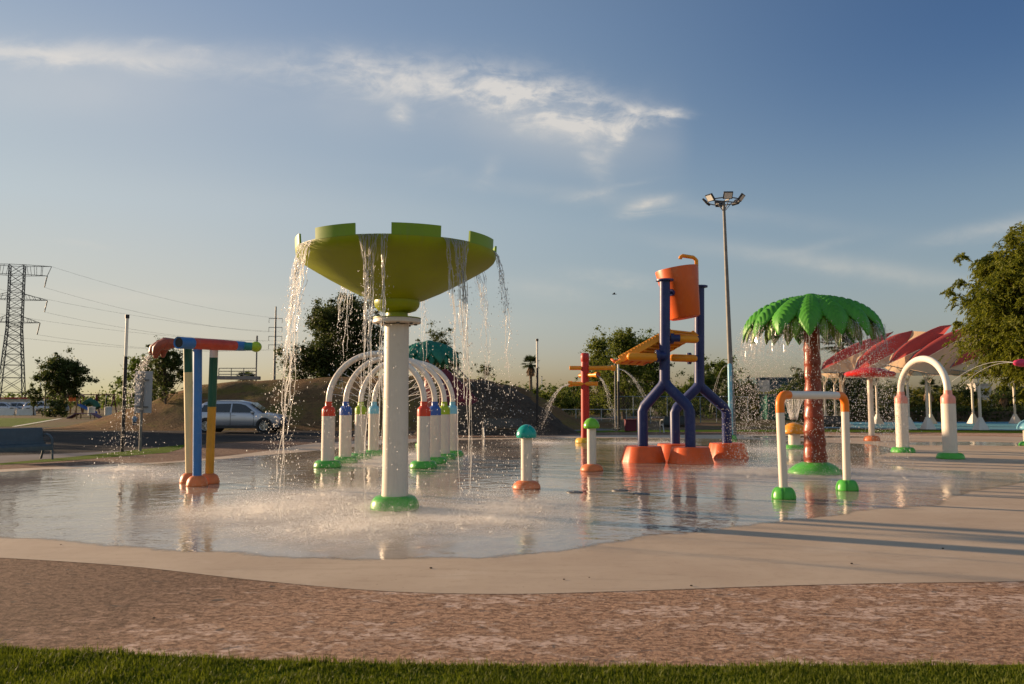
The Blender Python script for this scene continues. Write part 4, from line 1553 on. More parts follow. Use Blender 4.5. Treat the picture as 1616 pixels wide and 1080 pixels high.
tray = m.build('chute', AMBER, bt, smooth=False, bevel=.01)
for s in (-1, 1):
    m = MB(); m.box(midc + wv * s * .60 + nup * .06, (Lc + .1, .045, .24), Mc); m.build('side_board', AMBER, tray, bevel=.015)
for k in range(4):
    q_ = lo_ + wv * (-.5 + k * .33)
    m = MB(); m.tube([q_ - dch * .05 + nup * .02, q_ + dch * .15 + nup * .03, q_ + dch * .27 + nup * .13, q_ + dch * .30 + nup * .26], [.07, .06, .05, .02], 10); m.build('spout_lip', ORANGE, tray, ang=80)
m = MB(); q_ = lo_ + dch * .1; m.box(q_ + nup * .03, (.28, 1.2, .1), Mc); m.build('chute_end', AMBER, tray, bevel=.02)
for (xa, xb, y, Dq) in ((995, 1036, 564, 21.35), (1062, 1095, 566, 22.5), (1062, 1097, 536, 22.0)):
    a = Lb(atd(xa, y - 1, Dq)); b = Lb(atd(xb, y, Dq))
    m = MB(); m.tube([a, b], .105, 18, round_end=True); cb_ = m.build('cross_tube', AMBER, bt)
for (x, y, Dq) in ((1038, 562, 21.4), (1088, 566, 22.6), (1060, 534, 21.9)):
    a = Lb(atd(x, y, Dq))
    m = MB(); m.tube([a + Vector((-.05, 0, 0)), a + Vector((.04, 0, 0))], .165, 16); m.tube([a, a + Vector((.22, 0, 0))], .10, 14)
    fl2 = m.build('flange', NAVY, bt, ang=40)
    m = MB()
    for k in range(8):
        an_ = k * math.pi / 4
        m.sphere(a + Vector((-.06, .125 * math.cos(an_), .125 * math.sin(an_))), .022, 6)
    m.build('bolts', STEEL_D, fl2)

# ------------------------------------------------------------------ palm fountains
def frond_mb(mb, az, r_out, z_top, z_tip, width, layer=0, n=72):
    ca_, sa_ = math.cos(az), math.sin(az)
    vs, fs = [], []
    m_ = 10
    for i in range(n + 1):
        s = i / n
        ang = s * 1.50
        rr = .10 + (r_out - .10) * math.sin(ang) / math.sin(1.50)
        zz = z_tip + (z_top - z_tip) * (math.cos(ang) - math.cos(1.50)) / (1 - math.cos(1.50))
        wd = width * (math.sin(math.pi * min(1, s * .55 + .10)) ** .8) * (1 - max(0, (s - .55) / .45) ** 1.6) + .005
        for j in range(m_ + 1):
            t_ = -1 + 2 * j / m_
            ridge = .011 * math.sin((s * 24 - abs(t_) * 2.6) * math.pi) * (1 - abs(t_) ** 3)
            z2 = zz - .62 * width * abs(t_) ** 1.7 * (.35 + .65 * min(1, s * 2)) + ridge - (.012 if abs(t_) < .12 else 0)
            edge = 1 + .05 * math.sin(s * 32 * math.pi) * (abs(t_) > .9)
            x = rr
            y = t_ * wd * edge
            vs.append((x * ca_ - y * sa_, x * sa_ + y * ca_, z2 + ridge))
    for i in range(n):
        for j in range(m_):
            k = i * (m_ + 1) + j
            fs.append((k, k + m_ + 1, k + m_ + 2, k + 1))
    mb.add(vs, fs)


def palm_fountain(p, label, H, rout, ztip, trunk_r, trunk_m, leaf_m, leaf_m2, base_r, base_h, rot=0.0, nfr=14, width=.36):
    t = thing('palm_fountain', label, 'water feature', p, rot)
    m = MB(); m.lathe([(base_r, 0), (base_r * 1.01, .03), (base_r * .93, base_h * .35), (base_r * .72, base_h * .72), (base_r * .48, base_h * .96), (base_r * .3, base_h), (0, base_h)], 60, (0, 0, 0), None, lambda a, z: 1 - .05 * max(0, 1 - abs(math.sin(a * 4)) * 7)); m.build('base', GREEN_B, t, ang=60)

    def mod(a, z):
        return 1 + .05 * math.sin(a * 3 + z * 9) * math.sin(z * 5) + .025 * mnoise.noise((math.cos(a) * 2, math.sin(a) * 2, z * 5))
    prof = [(trunk_r * 1.35, base_h * .8)]
    zt_ = H - .12
    nseg = 110
    for i in range(1, nseg + 1):
        s = i / nseg
        z = base_h * .8 + (zt_ - base_h * .8) * s
        ring = (z % .31) / .31
        rr = trunk_r * (1.22 - .34 * min(1, s * 2.2) - .06 * s) * (1 + .085 * (1 - ring) ** 1.4)
        prof.append((rr, z))
    m = MB(); m.lathe(prof, 32, (0, 0, 0), None, mod); m.build('trunk', trunk_m, t, ang=70)
    for lay, (mm, off, zo, ro) in enumerate(((leaf_m, 0, 0, 1.0), (leaf_m2, .5, -.10, .93))):
        for k in range(nfr):
            m = MB()
            jz = random.uniform(-.05, .05)
            frond_mb(m, 2 * math.pi * (k + off) / nfr, rout * ro, H + zo, ztip + zo * 1.2 + jz, width * (1 if lay == 0 else .72), lay, 72 if H > 3.9 else 40)
            o = m.build('frond', mm, t, ang=180)
            so = o.modifiers.new('thick', 'SOLIDIFY')
            so.thickness = .025
    m = MB(); m.sphere((0, 0, H - .04), .22, 16, (1, 1, .5)); m.build('crown_hub', leaf_m, t)
    return t


palm_fountain(P_PALM, 'tall red-brown trunk fountain with bright green palm fronds dripping water', 4.06, 1.56, 3.24, .205, TRUNK_F, FROND_A, FROND_B, .60, .26, R(8), 15, .295)
pt = at(676, 703)
palm_fountain(pt, 'dark teal palm fountain on pinkish red trunk behind the tunnel arches', atd(676, 540, pt.y).z, 1.15, atd(676, 569, pt.y).z, .19, mat('pink_red_trunk', (.42, .12, .09), .4, .2, 6), FROND_T, FROND_T, .5, .22, R(3), 11, .30)
# water dripping from the palm
pw = thing('water_curtain', 'ring of water sheets and drops falling from the bright green palm fronds', 'falling water', (0, 0, 0))
mb = MB(); mv = MB()
D_, DR = [], []
for k in range(26):
    az = R(8) + math.pi * k / 13
    rt_ = 1.50 if k % 2 == 0 else 1.38
    for _ in range(6):
        a2 = az + random.gauss(0, .055)
        p0 = P_PALM + Vector((rt_ * random.uniform(.9, 1.02) * math.cos(a2), rt_ * math.sin(a2), 3.28 + random.uniform(-.04, .12)))
        v0 = Vector((math.cos(a2), math.sin(a2), 0)) * random.uniform(.15, .5)
        tb = random.uniform(.18, .40)
        sd = random.uniform(0, 99)
        pts = [fall(p0, v0, tb * i / 16) + Vector((mnoise.noise((i * .3, sd, 0)), mnoise.noise((i * .3, sd, 4)), 0)) * .03 * i / 16 for i in range(17)]
        mb.tube(pts, [random.uniform(.003, .008) * (1.2 - i / 17) for i in range(17)], 5)
    big = random.choice((420, 620, 800, 520))
    for _ in range(big):
        a2 = az + random.gauss(0, .10)
        p0 = P_PALM + Vector((rt_ * math.cos(a2), rt_ * math.sin(a2), 3.3))
        v0 = Vector((math.cos(a2), math.sin(a2), 0)) * random.uniform(.05, .75)
        t_ = .80 * random.random() ** .62
        g_ = .03 + .16 * t_
        p = fall(p0, v0, t_) + Vector((random.gauss(0, g_), random.gauss(0, g_), random.gauss(0, .06)))
        if p.z > .03:
            D_.append(p); DR.append(random.choice((.0025, .003, .004, .005, .006, .008)))
    # thin torn veil under each frond
    sd = random.uniform(0, 99)
    V, F = [], []
    for i in range(9):
        for j in range(7):
            a2 = az + (-.075 + .15 * j / 6) * (1 - .6 * i / 8)
            p0 = P_PALM + Vector((rt_ * math.cos(a2), rt_ * math.sin(a2), 3.32))
            V.append(fall(p0, Vector((math.cos(a2), math.sin(a2), 0)) * .3, .36 * i / 8) + Vector((mnoise.noise((i, j, sd)), mnoise.noise((i, j, sd + 3)), 0)) * .03)
    for i in range(8):
        for j in range(6):
            if i < 3 or mnoise.noise((j * .9, i * .2, sd)) > -.1 + i * .03:
                F.append((i * 7 + j, i * 7 + j + 1, (i + 1) * 7 + j + 1, (i + 1) * 7 + j))
    mv.add(V, F)
mb.build('strands', STREAM, pw, ang=180)
mv.build('sheet', SHEET, pw, ang=180)
dd = drops('drops', D_, DR, DROP, None, 3.0)
dd.parent = pw
dd['kind'] = 'stuff'

# ------------------------------------------------------------------ white goalpost-shaped spray gate
ga_, gb_ = at(1237, 787), at(1337, 774)
gd = (gb_ - ga_); gL = gd.length
gt = thing('spray_gate', 'white square spray gate with orange elbows and green lobed feet', 'spray gate', ga_, math.atan2(gd.y, gd.x))
GH, gr_ = 1.735, .07
er = .17
lean = .045
def elb(s, k0, k1):
    cx = -lean + er if s < 0 else gL + lean * .4 - er
    return [(cx + (-1 if s < 0 else 1) * er * math.cos(math.pi / 2 * i / 10), 0, GH - er + er * math.sin(math.pi / 2 * i / 10)) for i in range(k0, k1 + 1)]
for s, bx_, tx in ((-1, 0, -lean), (1, gL, gL + lean * .4)):
    m = MB(); m.tube([(bx_, 0, .1), (tx, 0, GH - er - .13)], gr_, 20); p = m.build('post', W_POST, gt)
    m = MB(); m.tube([(tx, 0, GH - er - .129)] + elb(s, 0, 10) + [(tx + (-s) * (er + .10), 0, GH)], gr_ * 1.04, 20); m.build('elbow', ORANGE2, gt, ang=60)
    m = MB(); lobed(m, .20, .19, 6, .10, (bx_, 0, 0), flat=.45, n=48); m.build('foot', GREEN_B, p)
m = MB(); m.tube([(-lean + er + .101, 0, GH), (gL + lean * .4 - er - .101, 0, GH)], gr_, 20); m.build('crossbar', W_PIPE, gt)

# ------------------------------------------------------------------ blue pole sprayer, red disc umbrella, spray nozzle at the edge
p = at(1154, 694)
t = thing('spray_pole', 'thin sky blue spray pole on a small green base', 'spray pole', p)
m = MB(); m.tube([(0, 0, .1), (0, 0, atd(1154, 577, p.y).z)], 3.4 * p.y / FPX, 16, round_end=True); m.build('pole', SKYB, t)
m = MB(); lobed(m, .24, .2, 6, .05, flat=.4); m.build('base', GREEN_B, t)
mj = MB()
top = p + Vector((0, 0, atd(1154, 580, p.y).z))
for d in (Vector((-1.3, -.2, 1.1)), Vector((-.9, .5, 1.4))):
    pts = [fall(top, d, .05 * j) for j in range(26)]
    mj.tube([q_ for q_ in pts if q_.z > .9], .0035, 4)
tag(mj.build('water_jets', MISTM, None, ang=180), 'faint curved jets leaving the sky blue spray pole', 'water', None, 'stuff')
p = at(1376, 696)
t = thing('disc_umbrella', 'white post with flat red disc top dripping water, orange foot', 'water feature', p)
zd = atd(1376, 592, p.y).z
m = MB(); m.lathe([(.125, .15), (.115, 1.2), (.115, zd - .05)], 28); m.build('post', W_POST, t)
m = MB(); m.lathe([(.22, zd - .10), (.9, zd - .07), (1.0, zd - .02), (1.02, zd + .05), (.95, zd + .12), (.4, zd + .28), (0, zd + .33)], 48); m.build('disc', RED_D, t, ang=50)
m = MB(); lobed(m, .33, .22, 7, .05, flat=.55); m.build('foot', ORANGE_B, t)
p = at(1634, 712)
t = thing('spray_cannon', 'magenta nozzle pointing left at the picture edge, squirting two thin jets', 'spray nozzle', p)
zn = atd(1612, 573, p.y).z
m = MB(); m.tube([(0, 0, 0), (0, 0, zn)], .10, 16); m.build('post', W_POST, t)
m = MB(); q0 = atd(1604, 573, p.y) - p; m.tube([q0 + Vector((.75, 0, 0)), q0 + Vector((.1, 0, 0)), q0], [.13, .13, .1], 18, round_end=True); m.build('nozzle', mat('magenta_paint', (.5, .03, .10), .35, .08), t)
mj = MB()
for d in (Vector((-4.7, 0, .95)), Vector((-4.0, .25, .55))):
    pts = [fall(p + q0, d, .026 * j) for j in range(19)]
    mj.tube(pts, [.010 * (1 - .6 * j / 19) for j in range(19)], 5)
tag(mj.build('water_jets', MISTM, None, ang=180), 'two thin arcs of water from the magenta nozzle', 'water', None, 'stuff')

# ------------------------------------------------------------------ lamp posts, mast, sign
def tube_lamp(px, py, ytop, ymid, wpx, label, D=None, group='black posts with a white lamp tube'):
    p = at(px, py) if D is None else Vector((atd(px, 640, D).x, D, 0))
    zt, zm = atd(px, ytop, p.y).z, atd(px, ymid, p.y).z
    r = wpx / 2 * p.y / FPX
    t = thing('lamp_post', label, 'lamp post', p, 0, group)
    m = MB(); m.tube([(0, 0, -.02), (0, 0, zm)], r, 14); m.build('post', BLACK, t)
    m = MB(); m.tube([(0, 0, zm + .002), (0, 0, zt - .12)], r * .82, 14); m.build('lamp_tube', WHITE_L, t)
    m = MB(); m.tube([(0, 0, zt - .118), (0, 0, zt)], r * 1.15, 14); m.build('lamp_cap', BLACK, t)
    return t


tube_lamp(193, 713, 497, 563, 5.6, 'black post with white lamp tube beside the grey sign board')
tube_lamp(848, 686, 535, 581, 3.8, 'black post with white lamp tube in front of the dark soil pile')
tube_lamp(976.5, 679, 566, 602, 3.6, 'black post with white lamp tube under the amber chute end')
tube_lamp(855, 646, 594, 616, 2.0, 'distant small black and white lamp post right of the fan palm', 150)
tube_lamp(71, 651, 600, 612, 2.2, 'distant black lamp post, nearer the tower, before the playground', 120)
tube_lamp(62, 650, 600, 608, 2.0, 'distant black lamp post closest to the lattice tower', 125)
tube_lamp(167, 652, 621, 628, 1.8, 'distant black lamp post beside the white bin', 125)
p = at(971.5, 680)
t = thing('pole', 'thin grey steel pole beside the lamp post under the chute', 'pole', p)
m = MB(); m.tube([(0, 0, -.02), (0, 0, atd(971, 570, p.y).z)], 1.2 * p.y / FPX, 10); m.build('shaft', STEEL, t)
m = MB(); m.box((0, 0, .01), (.25, .25, .05)); m.build('base_plate', STEEL, t)
p = Vector((atd(404, 600, 64).x, 64, 2.9))
t = thing('pole', 'thin dark pole on the hill top beside the railing', 'pole', p)
m = MB(); m.tube([(0, 0, 0), (0, 0, atd(404, 531, 64).z - 2.9)], .06, 8); m.build('shaft', STEEL_D, t)
m = MB(); m.tube([(0, 0, atd(404, 545, 64).z - 2.9), (0, 0, atd(404, 530, 64).z - 2.9)], .075, 8); m.build('tip', STEEL, t)

p = at(1157, 687)
t = thing('floodlight_mast', 'tall tapered grey mast crowned by a ring of square floodlights', 'floodlight mast', p)
zt = atd(1142, 318, p.y).z
tx = atd(1142, 318, p.y).x - p.x
m = MB(); m.tube([(0, 0, -.02), (tx * .5, 0, zt * .5), (tx, 0, zt)], [.155, .11, .07], 16); m.build('mast', STEEL, t)
m = MB(); m.lathe([(.3, 0), (.3, .04), (.17, .05), (.16, .3)], 16); m.build('base_plate', STEEL_D, t)
Rr = .78
m = MB()
ring = [(tx + Rr * math.cos(a), Rr * math.sin(a), zt) for a in np.linspace(0, 2 * math.pi, 33)]
m.tube(ring, .03, 8, cap=False)
for a in (0.3, 1.87, 3.44, 5.01):
    m.beam((tx, 0, zt), (tx + Rr * math.cos(a), Rr * math.sin(a), zt), .05)
    m.beam((tx * .97, 0, zt - .55), (tx + .62 * Rr * math.cos(a), .62 * Rr * math.sin(a), zt - .02), .03)
m.build('lamp_ring', STEEL, t)
for k in range(6):
    a = k * math.pi / 3 + .5
    M = Matrix.Rotation(a, 3, 'Z') @ Matrix.Rotation(R(-52), 3, 'Y')
    c = Vector((tx + (Rr + .12) * math.cos(a), (Rr + .12) * math.sin(a), zt + .08))
    m = MB(); m.box(c, (.38, .46, .09), M); f = m.build('floodlight', BLACK, t, smooth=False, bevel=.01)
    nrm_ = M @ Vector((0, 0, 1))
    nrm_ = nrm_ if nrm_.x * math.cos(a) + nrm_.y * math.sin(a) < 0 else nrm_
    m = MB()
    for sgn in (-1,):
        m.box(c + nrm_ * (.048 * sgn), (.30, .38, .012), M)
    m.build('lens', LAMPW, f, smooth=False)
    m = MB(); m.beam(c + nrm_ * .05, (tx + Rr * math.cos(a), Rr * math.sin(a), zt), .04); m.build('bracket', STEEL_D, f)

p = at(221, 712)
t = thing('sign_board', 'tall plain grey sign board seen from behind on a thin post', 'sign', p)
zb, zt = atd(221, 652, p.y).z, atd(221, 586, p.y).z
m = MB(); m.tube([(0, 0, -.02), (0, 0, zt - .05)], .045, 10); m.build('post', STEEL, t)
m = MB(); m.box((.02, .06, (zb + zt) / 2), (27 * p.y / FPX, .025, zt - zb)); m.build('board', GREY_SIGN, t, bevel=.004)
m = MB()
for z in (zb + .2, zt - .3):
    m.box((0, .03, z), (.4, .035, .05))
m.build('clamps', STEEL_D, t)

# ------------------------------------------------------------------ benches
def bench(px, py, width, rz, label, D=None):
    p = at(px, py)
    t = thing('park_bench', label, 'bench', p, rz, 'slate metal benches round the splash pad')
    wdt = width
    m = MB()
    ns = 11
    prof = [(.325, .29), (.32, .38), (.28, .435), (.10, .425), (-.10, .42), (-.20, .45), (-.235, .52)]
    vs = []
    for s in (-wdt / 2, wdt / 2):
        vs += [(s, y, z) for y, z in prof] + [(s, y - .0, z - .03) for y, z in reversed(prof)]
    k = len(prof) * 2
    fs = [(i, (i + 1) % k, k + (i + 1) % k, k + i) for i in range(k)] + [tuple(reversed(range(k))), tuple(range(k, 2 * k))]
    m.add(vs, fs); m.build('seat', BENCH, t, bevel=.01)
    m = MB()
    prof = [(-.235, .50), (-.27, .60), (-.31, .75), (-.345, .86), (-.375, .885)]
    vs = []
    for s in (-wdt / 2, wdt / 2):
        vs += [(s, y, z) for y, z in prof] + [(s, y - .035, z) for y, z in reversed(prof)]
    k = len(prof) * 2
    fs = [(i, (i + 1) % k, k + (i + 1) % k, k + i) for i in range(k)] + [tuple(reversed(range(k))), tuple(range(k, 2 * k))]
    m.add(vs, fs); m.build('backrest', BENCH, t, bevel=.01)
    for s in (-wdt / 2 - .02, wdt / 2 + .02):
        m = MB()
        m.tube([(s, .34, 0), (s, .31, .25), (s, .30, .42), (s, .27, .58), (s, .12, .67), (s, -.1, .70), (s, -.26, .68)], .03, 10)
        m.build('armrest', BENCH_L if D else BENCH, t)
        m = MB(); m.tube([(s, -.42, 0), (s, -.22, .40), (s, -.23, .5)], .03, 10); m.tube([(s, -.22, .40), (s, .3, .40)], .022, 8); m.build('leg', BENCH_L if D else BENCH, t)
    return t


bench(26, 727, 1.55, R(180 + 52), 'slate blue metal bench by the grey path at the left picture edge')
bench(793, 690, 1.75, R(8), 'slate metal bench on grass in front of the dark soil pile', 1)
bench(1068, 683, 1.6, R(6), 'slate metal bench seen between the legs of the blue bucket frame', 1)
bench(1303, 682, 2.0, R(4), 'slate metal bench behind the palm fountain beside the blue floor', 1)
p = at(995, 681)
t = thing('utility_box', 'low dark maroon box on the ground behind the chute', 'utility box', p)
m = MB(); m.box((0, 0, .32), (.62, .5, .62)); m.build('body', MAROON, t, bevel=.02)
m = MB(); m.box((0, 0, .655), (.68, .56, .045)); m.build('lid', MAROON, t, bevel=.01)

# ------------------------------------------------------------------ child in the distance
def skin_body(name, nodes, edges, m, parent, sub=2):
    me = bpy.data.meshes.new(name)
    me.from_pydata([n[0] for n in nodes], edges, [])
    o = bpy.data.objects.new(name, me)
    COL.objects.link(o)
    sk = o.modifiers.new('skin', 'SKIN')
    sv = me.skin_vertices[0].data
    for v_, n in zip(sv, nodes):
        r = n[1]
        v_.radius = r if hasattr(r, '__len__') else (r, r)
    sv[0].use_root = True
    sb = o.modifiers.new('sub', 'SUBSURF')
    sb.levels = sub
    sb.render_levels = sub
    me.materials.append(m)
    o.parent = parent
    return o


pc_ = at(212, 678.5)
ch = thing('person', 'small child in blue shirt and dark cap standing on the dirt behind the sign', 'person', pc_, R(30))
nodes = [((0, 0, .50), (.085, .07)), ((0, 0, .62), (.085, .065)), ((0, 0, .73), (.085, .06)), ((0, 0, .80), .04), ((0, -.005, .86), .045), ((0, -.012, .93), (.072, .08)), ((0, -.005, 1.0), (.06, .068))]
edges = [(0, 1), (1, 2), (2, 3), (3, 4), (4, 5), (5, 6)]
for s in (-1, 1):
    k = len(nodes)
    nodes += [((s * .055, 0, .44), .055), ((s * .06, -.01, .26), .04), ((s * .062, .01, .07), .028), ((s * .065, -.08, .03), .026)]
    edges += [(0, k), (k, k + 1), (k + 1, k + 2), (k + 2, k + 3)]
    k = len(nodes)
    nodes += [((s * .105, 0, .74), .036), ((s * .14, .01, .60), .028), ((s * .145, -.04, .48), .021), ((s * .145, -.055, .44), (.022, .012))]
    edges += [(2, k), (k, k + 1), (k + 1, k + 2), (k + 2, k + 3)]
    pk = k + 3
    for f_ in range(5):
        k = len(nodes)
        yo = -.055 + (f_ - 2) * .011
        if f_ == 0:
            nodes += [((s * .14, -.082, .43), .006), ((s * .138, -.09, .412), .005)]
        else:
            nodes += [((s * .146, yo - .004, .415), .0055), ((s * .143, yo - .004, .39 + .004 * abs(f_ - 2)), .0045)]
        edges += [(pk, k), (k, k + 1)]
skin_body('body', nodes, edges, SKIN, ch)
m = MB(); m.lathe([(.10, .46), (.112, .52), (.108, .64), (.112, .72), (.085, .785), (.045, .81)], 20, (0, 0, 0), Matrix.Diagonal((1, .82, 1))); sh = m.build('shirt', SHIRT, ch)
for s in (-1, 1):
    m = MB(); m.tube([(s * .09, 0, .755), (s * .13, .008, .64)], [.048, .042], 12); m.build('sleeve', SHIRT, sh)
m = MB()
for s in (-1, 1):
    m.tube([(s * .05, 0, .50), (s * .058, -.004, .38), (s * .062, -.008, .27)], [.07, .064, .06], 14)
m.build('shorts', SHORTS, ch)
m = MB(); m.sphere((0, 0, .985), .084, 16, (1, 1.08, .72)); m.build('cap', HAIR, ch)
m = MB(); m.box((0, -.095, .968), (.12, .09, .012)); m.build('cap_peak', HAIR, ch, bevel=.004)
for s in (-1, 1):
    m = MB(); m.sphere((s * .064, -.05, .028), .036, 10, (1, 1.9, .8)); m.build('shoe', CARD, ch)

# ------------------------------------------------------------------ silver car (and distant copies)
def make_car(label, group, p, rz, paint=CARP):
    t = thing('parked_car', label, 'car', p, rz, group)
    # stations along the length: x, z_low, z_belt, half width, z_roof, half roof width
    st = [(-2.32, .42, .86, .76, .90, .62), (-2.26, .30, .98, .86, 1.10, .66), (-2.05, .26, 1.04, .92, 1.52, .68), (-1.75, .24, 1.05, .94, 1.66, .69), (-1.0, .24, 1.05, .95, 1.73, .70),
          (0.0, .24, 1.04, .95, 1.72, .70), (.55, .24, 1.03, .95, 1.62, .69), (1.0, .24, 1.03, .95, 1.33, .70), (1.35, .24, 1.02, .94, 1.07, .74), (1.8, .25, .97, .93, 1.01, .76), (2.15, .27, .86, .88, .92, .72), (2.30, .36, .74, .78, .80, .64)]
    m = MB(); vs, fs = [], []
    ringn = 12
    for (x, zl, zb, hw, zr, hr) in st:
        half = [(0, zl), (hw * .86, zl), (hw * .97, zl + .14), (hw, (zl + zb) / 2), (hw * .985, zb), (hr * 1.03, zb + (zr - zb) * .75), (hr * .86, zr - .015), (0, zr + .02)]
        ring_ = [(x, y, z) for y, z in half] + [(x, -y, z) for y, z in reversed(half[1:-1])]
        ringn = len(ring_)
        vs += ring_
    for i in range(len(st) - 1):
        for k in range(ringn):
            k2 = (k + 1) % ringn
            fs.append((i * ringn + k, i * ringn + k2, (i + 1) * ringn + k2, (i + 1) * ringn + k))
    fs += [tuple(reversed(range(ringn))), tuple((len(st) - 1) * ringn + k for k in range(ringn))]
    m.add(vs, fs); body = m.build('body', paint, t, ang=45)

    def side(x, z):
        """half width of the cabin side at x, z"""
        xs = [s_[0] for s_ in st]
        zb = np.interp(x, xs, [s_[2] for s_ in st]); zr = np.interp(x, xs, [s_[4] for s_ in st])
        hw = np.interp(x, xs, [s_[3] for s_ in st]); hr = np.interp(x, xs, [s_[5] for s_ in st])
        f = (z - zb) / max(.05, (zr - zb) * .75)
        if f < 0:
            return hw
        return hw * .985 + (hr * 1.03 - hw * .985) * min(1.0, f)
    wins = [[(-2.0, 1.12), (-1.42, 1.10), (-1.38, 1.50), (-1.80, 1.48)], [(-1.30, 1.10), (-.36, 1.09), (-.36, 1.56), (-1.26, 1.54)], [(-.28, 1.09), (.98, 1.08), (.42, 1.47), (.1, 1.555), (-.28, 1.57)]]
    for s in (-1, 1):
        for wn in wins:
            m = MB()
            o1 = [(x, s * (side(x, z) + .02), z) for x, z in wn]
            o2 = [(x, s * (side(x, z) - .02), z) for x, z in wn]
            k = len(wn)
            m.add(o1 + o2, [tuple(range(k)), tuple(reversed(range(k, 2 * k)))] + [(i, (i + 1) % k, k + (i + 1) % k, k + i) for i in range(k)])
            m.build('window', GLASS_D, t, smooth=False)
        for x0, x1 in ((-1.32, -.33), (-.32, .92)):
            m = MB()
            pts = [(x0, .40), (x1, .40), (x1, 1.06), (x0, 1.06)]
            for (q1, q2) in zip(pts, pts[1:] + pts[:1]):
                m.beam((q1[0], s * .949, q1[1]), (q2[0], s * .949, q2[1]), .012)
            d = m.build('door', CARD, t, smooth=False)
            m = MB(); m.box((x0 + .14, s * .962, .93), (.18, .03, .03)); m.build('handle', paint, d, bevel=.008)
        m = MB(); m.box((.86, s * 1.03, 1.10), (.14, .2, .13)); m.build('mirror', paint, t, bevel=.03)
        m = MB(); m.box((0, s * .945, .30), (3.0, .04, .14)); m.build('sill', CARD, t, bevel=.01)
        m = MB(); m.beam((-1.9, s * .62, 1.76), (.3, s * .62, 1.76), .04); m.build('roof_rail', STEEL, t)
        m = MB(); m.box((2.12, s * .74, .74), (.26, .22, .14), Matrix.Rotation(s * -.35, 3, 'Z')); m.build('headlight', LAMPW, t, bevel=.03)
        m = MB(); m.box((-2.26, s * .76, .95), (.1, .18, .3)); m.build('tail_light', LAMPR, t, bevel=.02)
        for wx in (-1.62, 1.48):
            M = Matrix.Rotation(math.pi / 2, 3, 'X')
            m = MB(); m.lathe([(.42, -.02), (.44, .01), (.44, .03)], 28, (wx, s * .935, .37), Matrix.Rotation(-s * math.pi / 2, 3, 'X')); m.build('wheel_arch', CARD, t)
            m = MB(); m.lathe([(.2, -.12), (.33, -.12), (.365, -.08), (.365, .08), (.33, .12), (.22, .115)], 28, (wx, s * .86, .365), M); wh = m.build('wheel', TYRE, t)
            m = MB(); m.lathe([(0, .0), (.05, .02), (.06, .0), (.22, .0), (.245, .025), (.25, -.02)], 24, (wx, s * .975, .365), Matrix.Rotation(-s * math.pi / 2, 3, 'X'))
            for q in range(5):
                a = q * 2 * math.pi / 5
                m.beam((wx, s * .985, .365), (wx + .22 * math.cos(a), s * .985, .365 + .22 * math.sin(a)), .05, .02)
            m.build('rim', RIM, wh)
    m = MB(); m.add([(.62, -.66, 1.60), (.62, .66, 1.60), (1.36, .76, 1.09), (1.36, -.76, 1.09)], [(0, 1, 2, 3)])
    for i, q in enumerate(m.v):
        m.v[i] = (q[0] + .03, q[1], q[2] + .02)
    m.build('windscreen', GLASS_D, t, smooth=False)
    m = MB(); m.box((2.24, 0, .42), (.16, 1.5, .22)); m.build('bumper', CARD, t, bevel=.04)
    m = MB(); m.box((2.28, 0, .68), (.06, .8, .14)); m.build('grille', CARD, t, bevel=.02)
    return t


cp = at(369, 683)
car = make_car('silver family car parked side-on at the foot of the brown hill', 'parked cars', cp + Vector((.1, .9, 0)), R(2))
for (px, D, rz, lab, sc) in ((66, 125, 20, 'distant silver pickup-sized car nearest the round tree by the lamp posts', 1.05), (34, 130, 8, 'distant white car under the lattice tower legs', 1), (86, 132, 170, 'distant grey car right behind the dark lamp posts', .95), (6, 128, 12, 'distant dark car at the far left picture edge', 1)):
    c_ = copy_thing(car, (atd(px, 640, D).x, D, 0), R(rz), lab, sc)

# ------------------------------------------------------------------ hill-top platform, railing, climbing wall
DH = 63
def hp_(x, y, D=DH):
    return atd(x, y, D)
t = thing('hilltop_railing', 'grey tubular railing on a concrete edge at the hill top', 'railing', hp_(376, 600))
o0 = hp_(376, 600)
a, b = hp_(345, 597) - o0, hp_(404, 597) - o0
m = MB(); m.beam(a + Vector((-.3, 0, .03)), b + Vector((.3, 0, .0)), .5, .28); m.build('concrete_edge', mat('grey_kerb', (.2, .19, .18), .9, .15), t, bevel=.02)
for i in range(4):
    q = a.lerp(b, i / 3)
    m = MB(); m.tube([q, q + Vector((0, 0, .78))], .035, 8); m.build('post', STEEL, t)
for z in (.30, .54, .78):
    m = MB(); m.tube([a + Vector((0, 0, z)), b + Vector((0, 0, z))], .03, 8); m.build('rail', STEEL, t)
p = at(733, 686)
t = thing('climbing_wall', 'dark maroon sloping climbing wall on the side of the soil pile', 'climbing wall', p)
o0 = p
out = [(693, 689), (770, 688), (771, 655), (752, 628), (728, 604), (704, 582), (694, 585)]
m = MB(); k = len(out)
fr_ = [atd(x, y, p.y + (690 - y) * .018) - o0 for x, y in out]
bk_ = [q + Vector((0, 1.6, 0)) for q in fr_]
m.add(fr_ + bk_, [tuple(range(k)), tuple(reversed(range(k, 2 * k)))] + [((i + 1) % k, i, k + i, k + (i + 1) % k) for i in range(k)])
cw = m.build('panel', MAROON, t, smooth=False, bevel=.06)
m = MB()
for _ in range(34):
    s_, u_ = random.random(), random.random()
    x, y = 697 + 62 * s_, 686 - (88 - 60 * s_) * u_
    q = atd(x, y, p.y + (690 - y) * .018 - .02) - o0
    m.sphere(q, random.uniform(.07, .13), 8, (1, .6, .8))
m.build('holds', mat('dark_red_holds', (.2, .02, .03), .5, .3), cw)
m = MB()
ra = [atd(x, y, p.y + 2.2) - o0 for x, y in ((703, 562), (722, 580), (740, 600), (764, 634))]
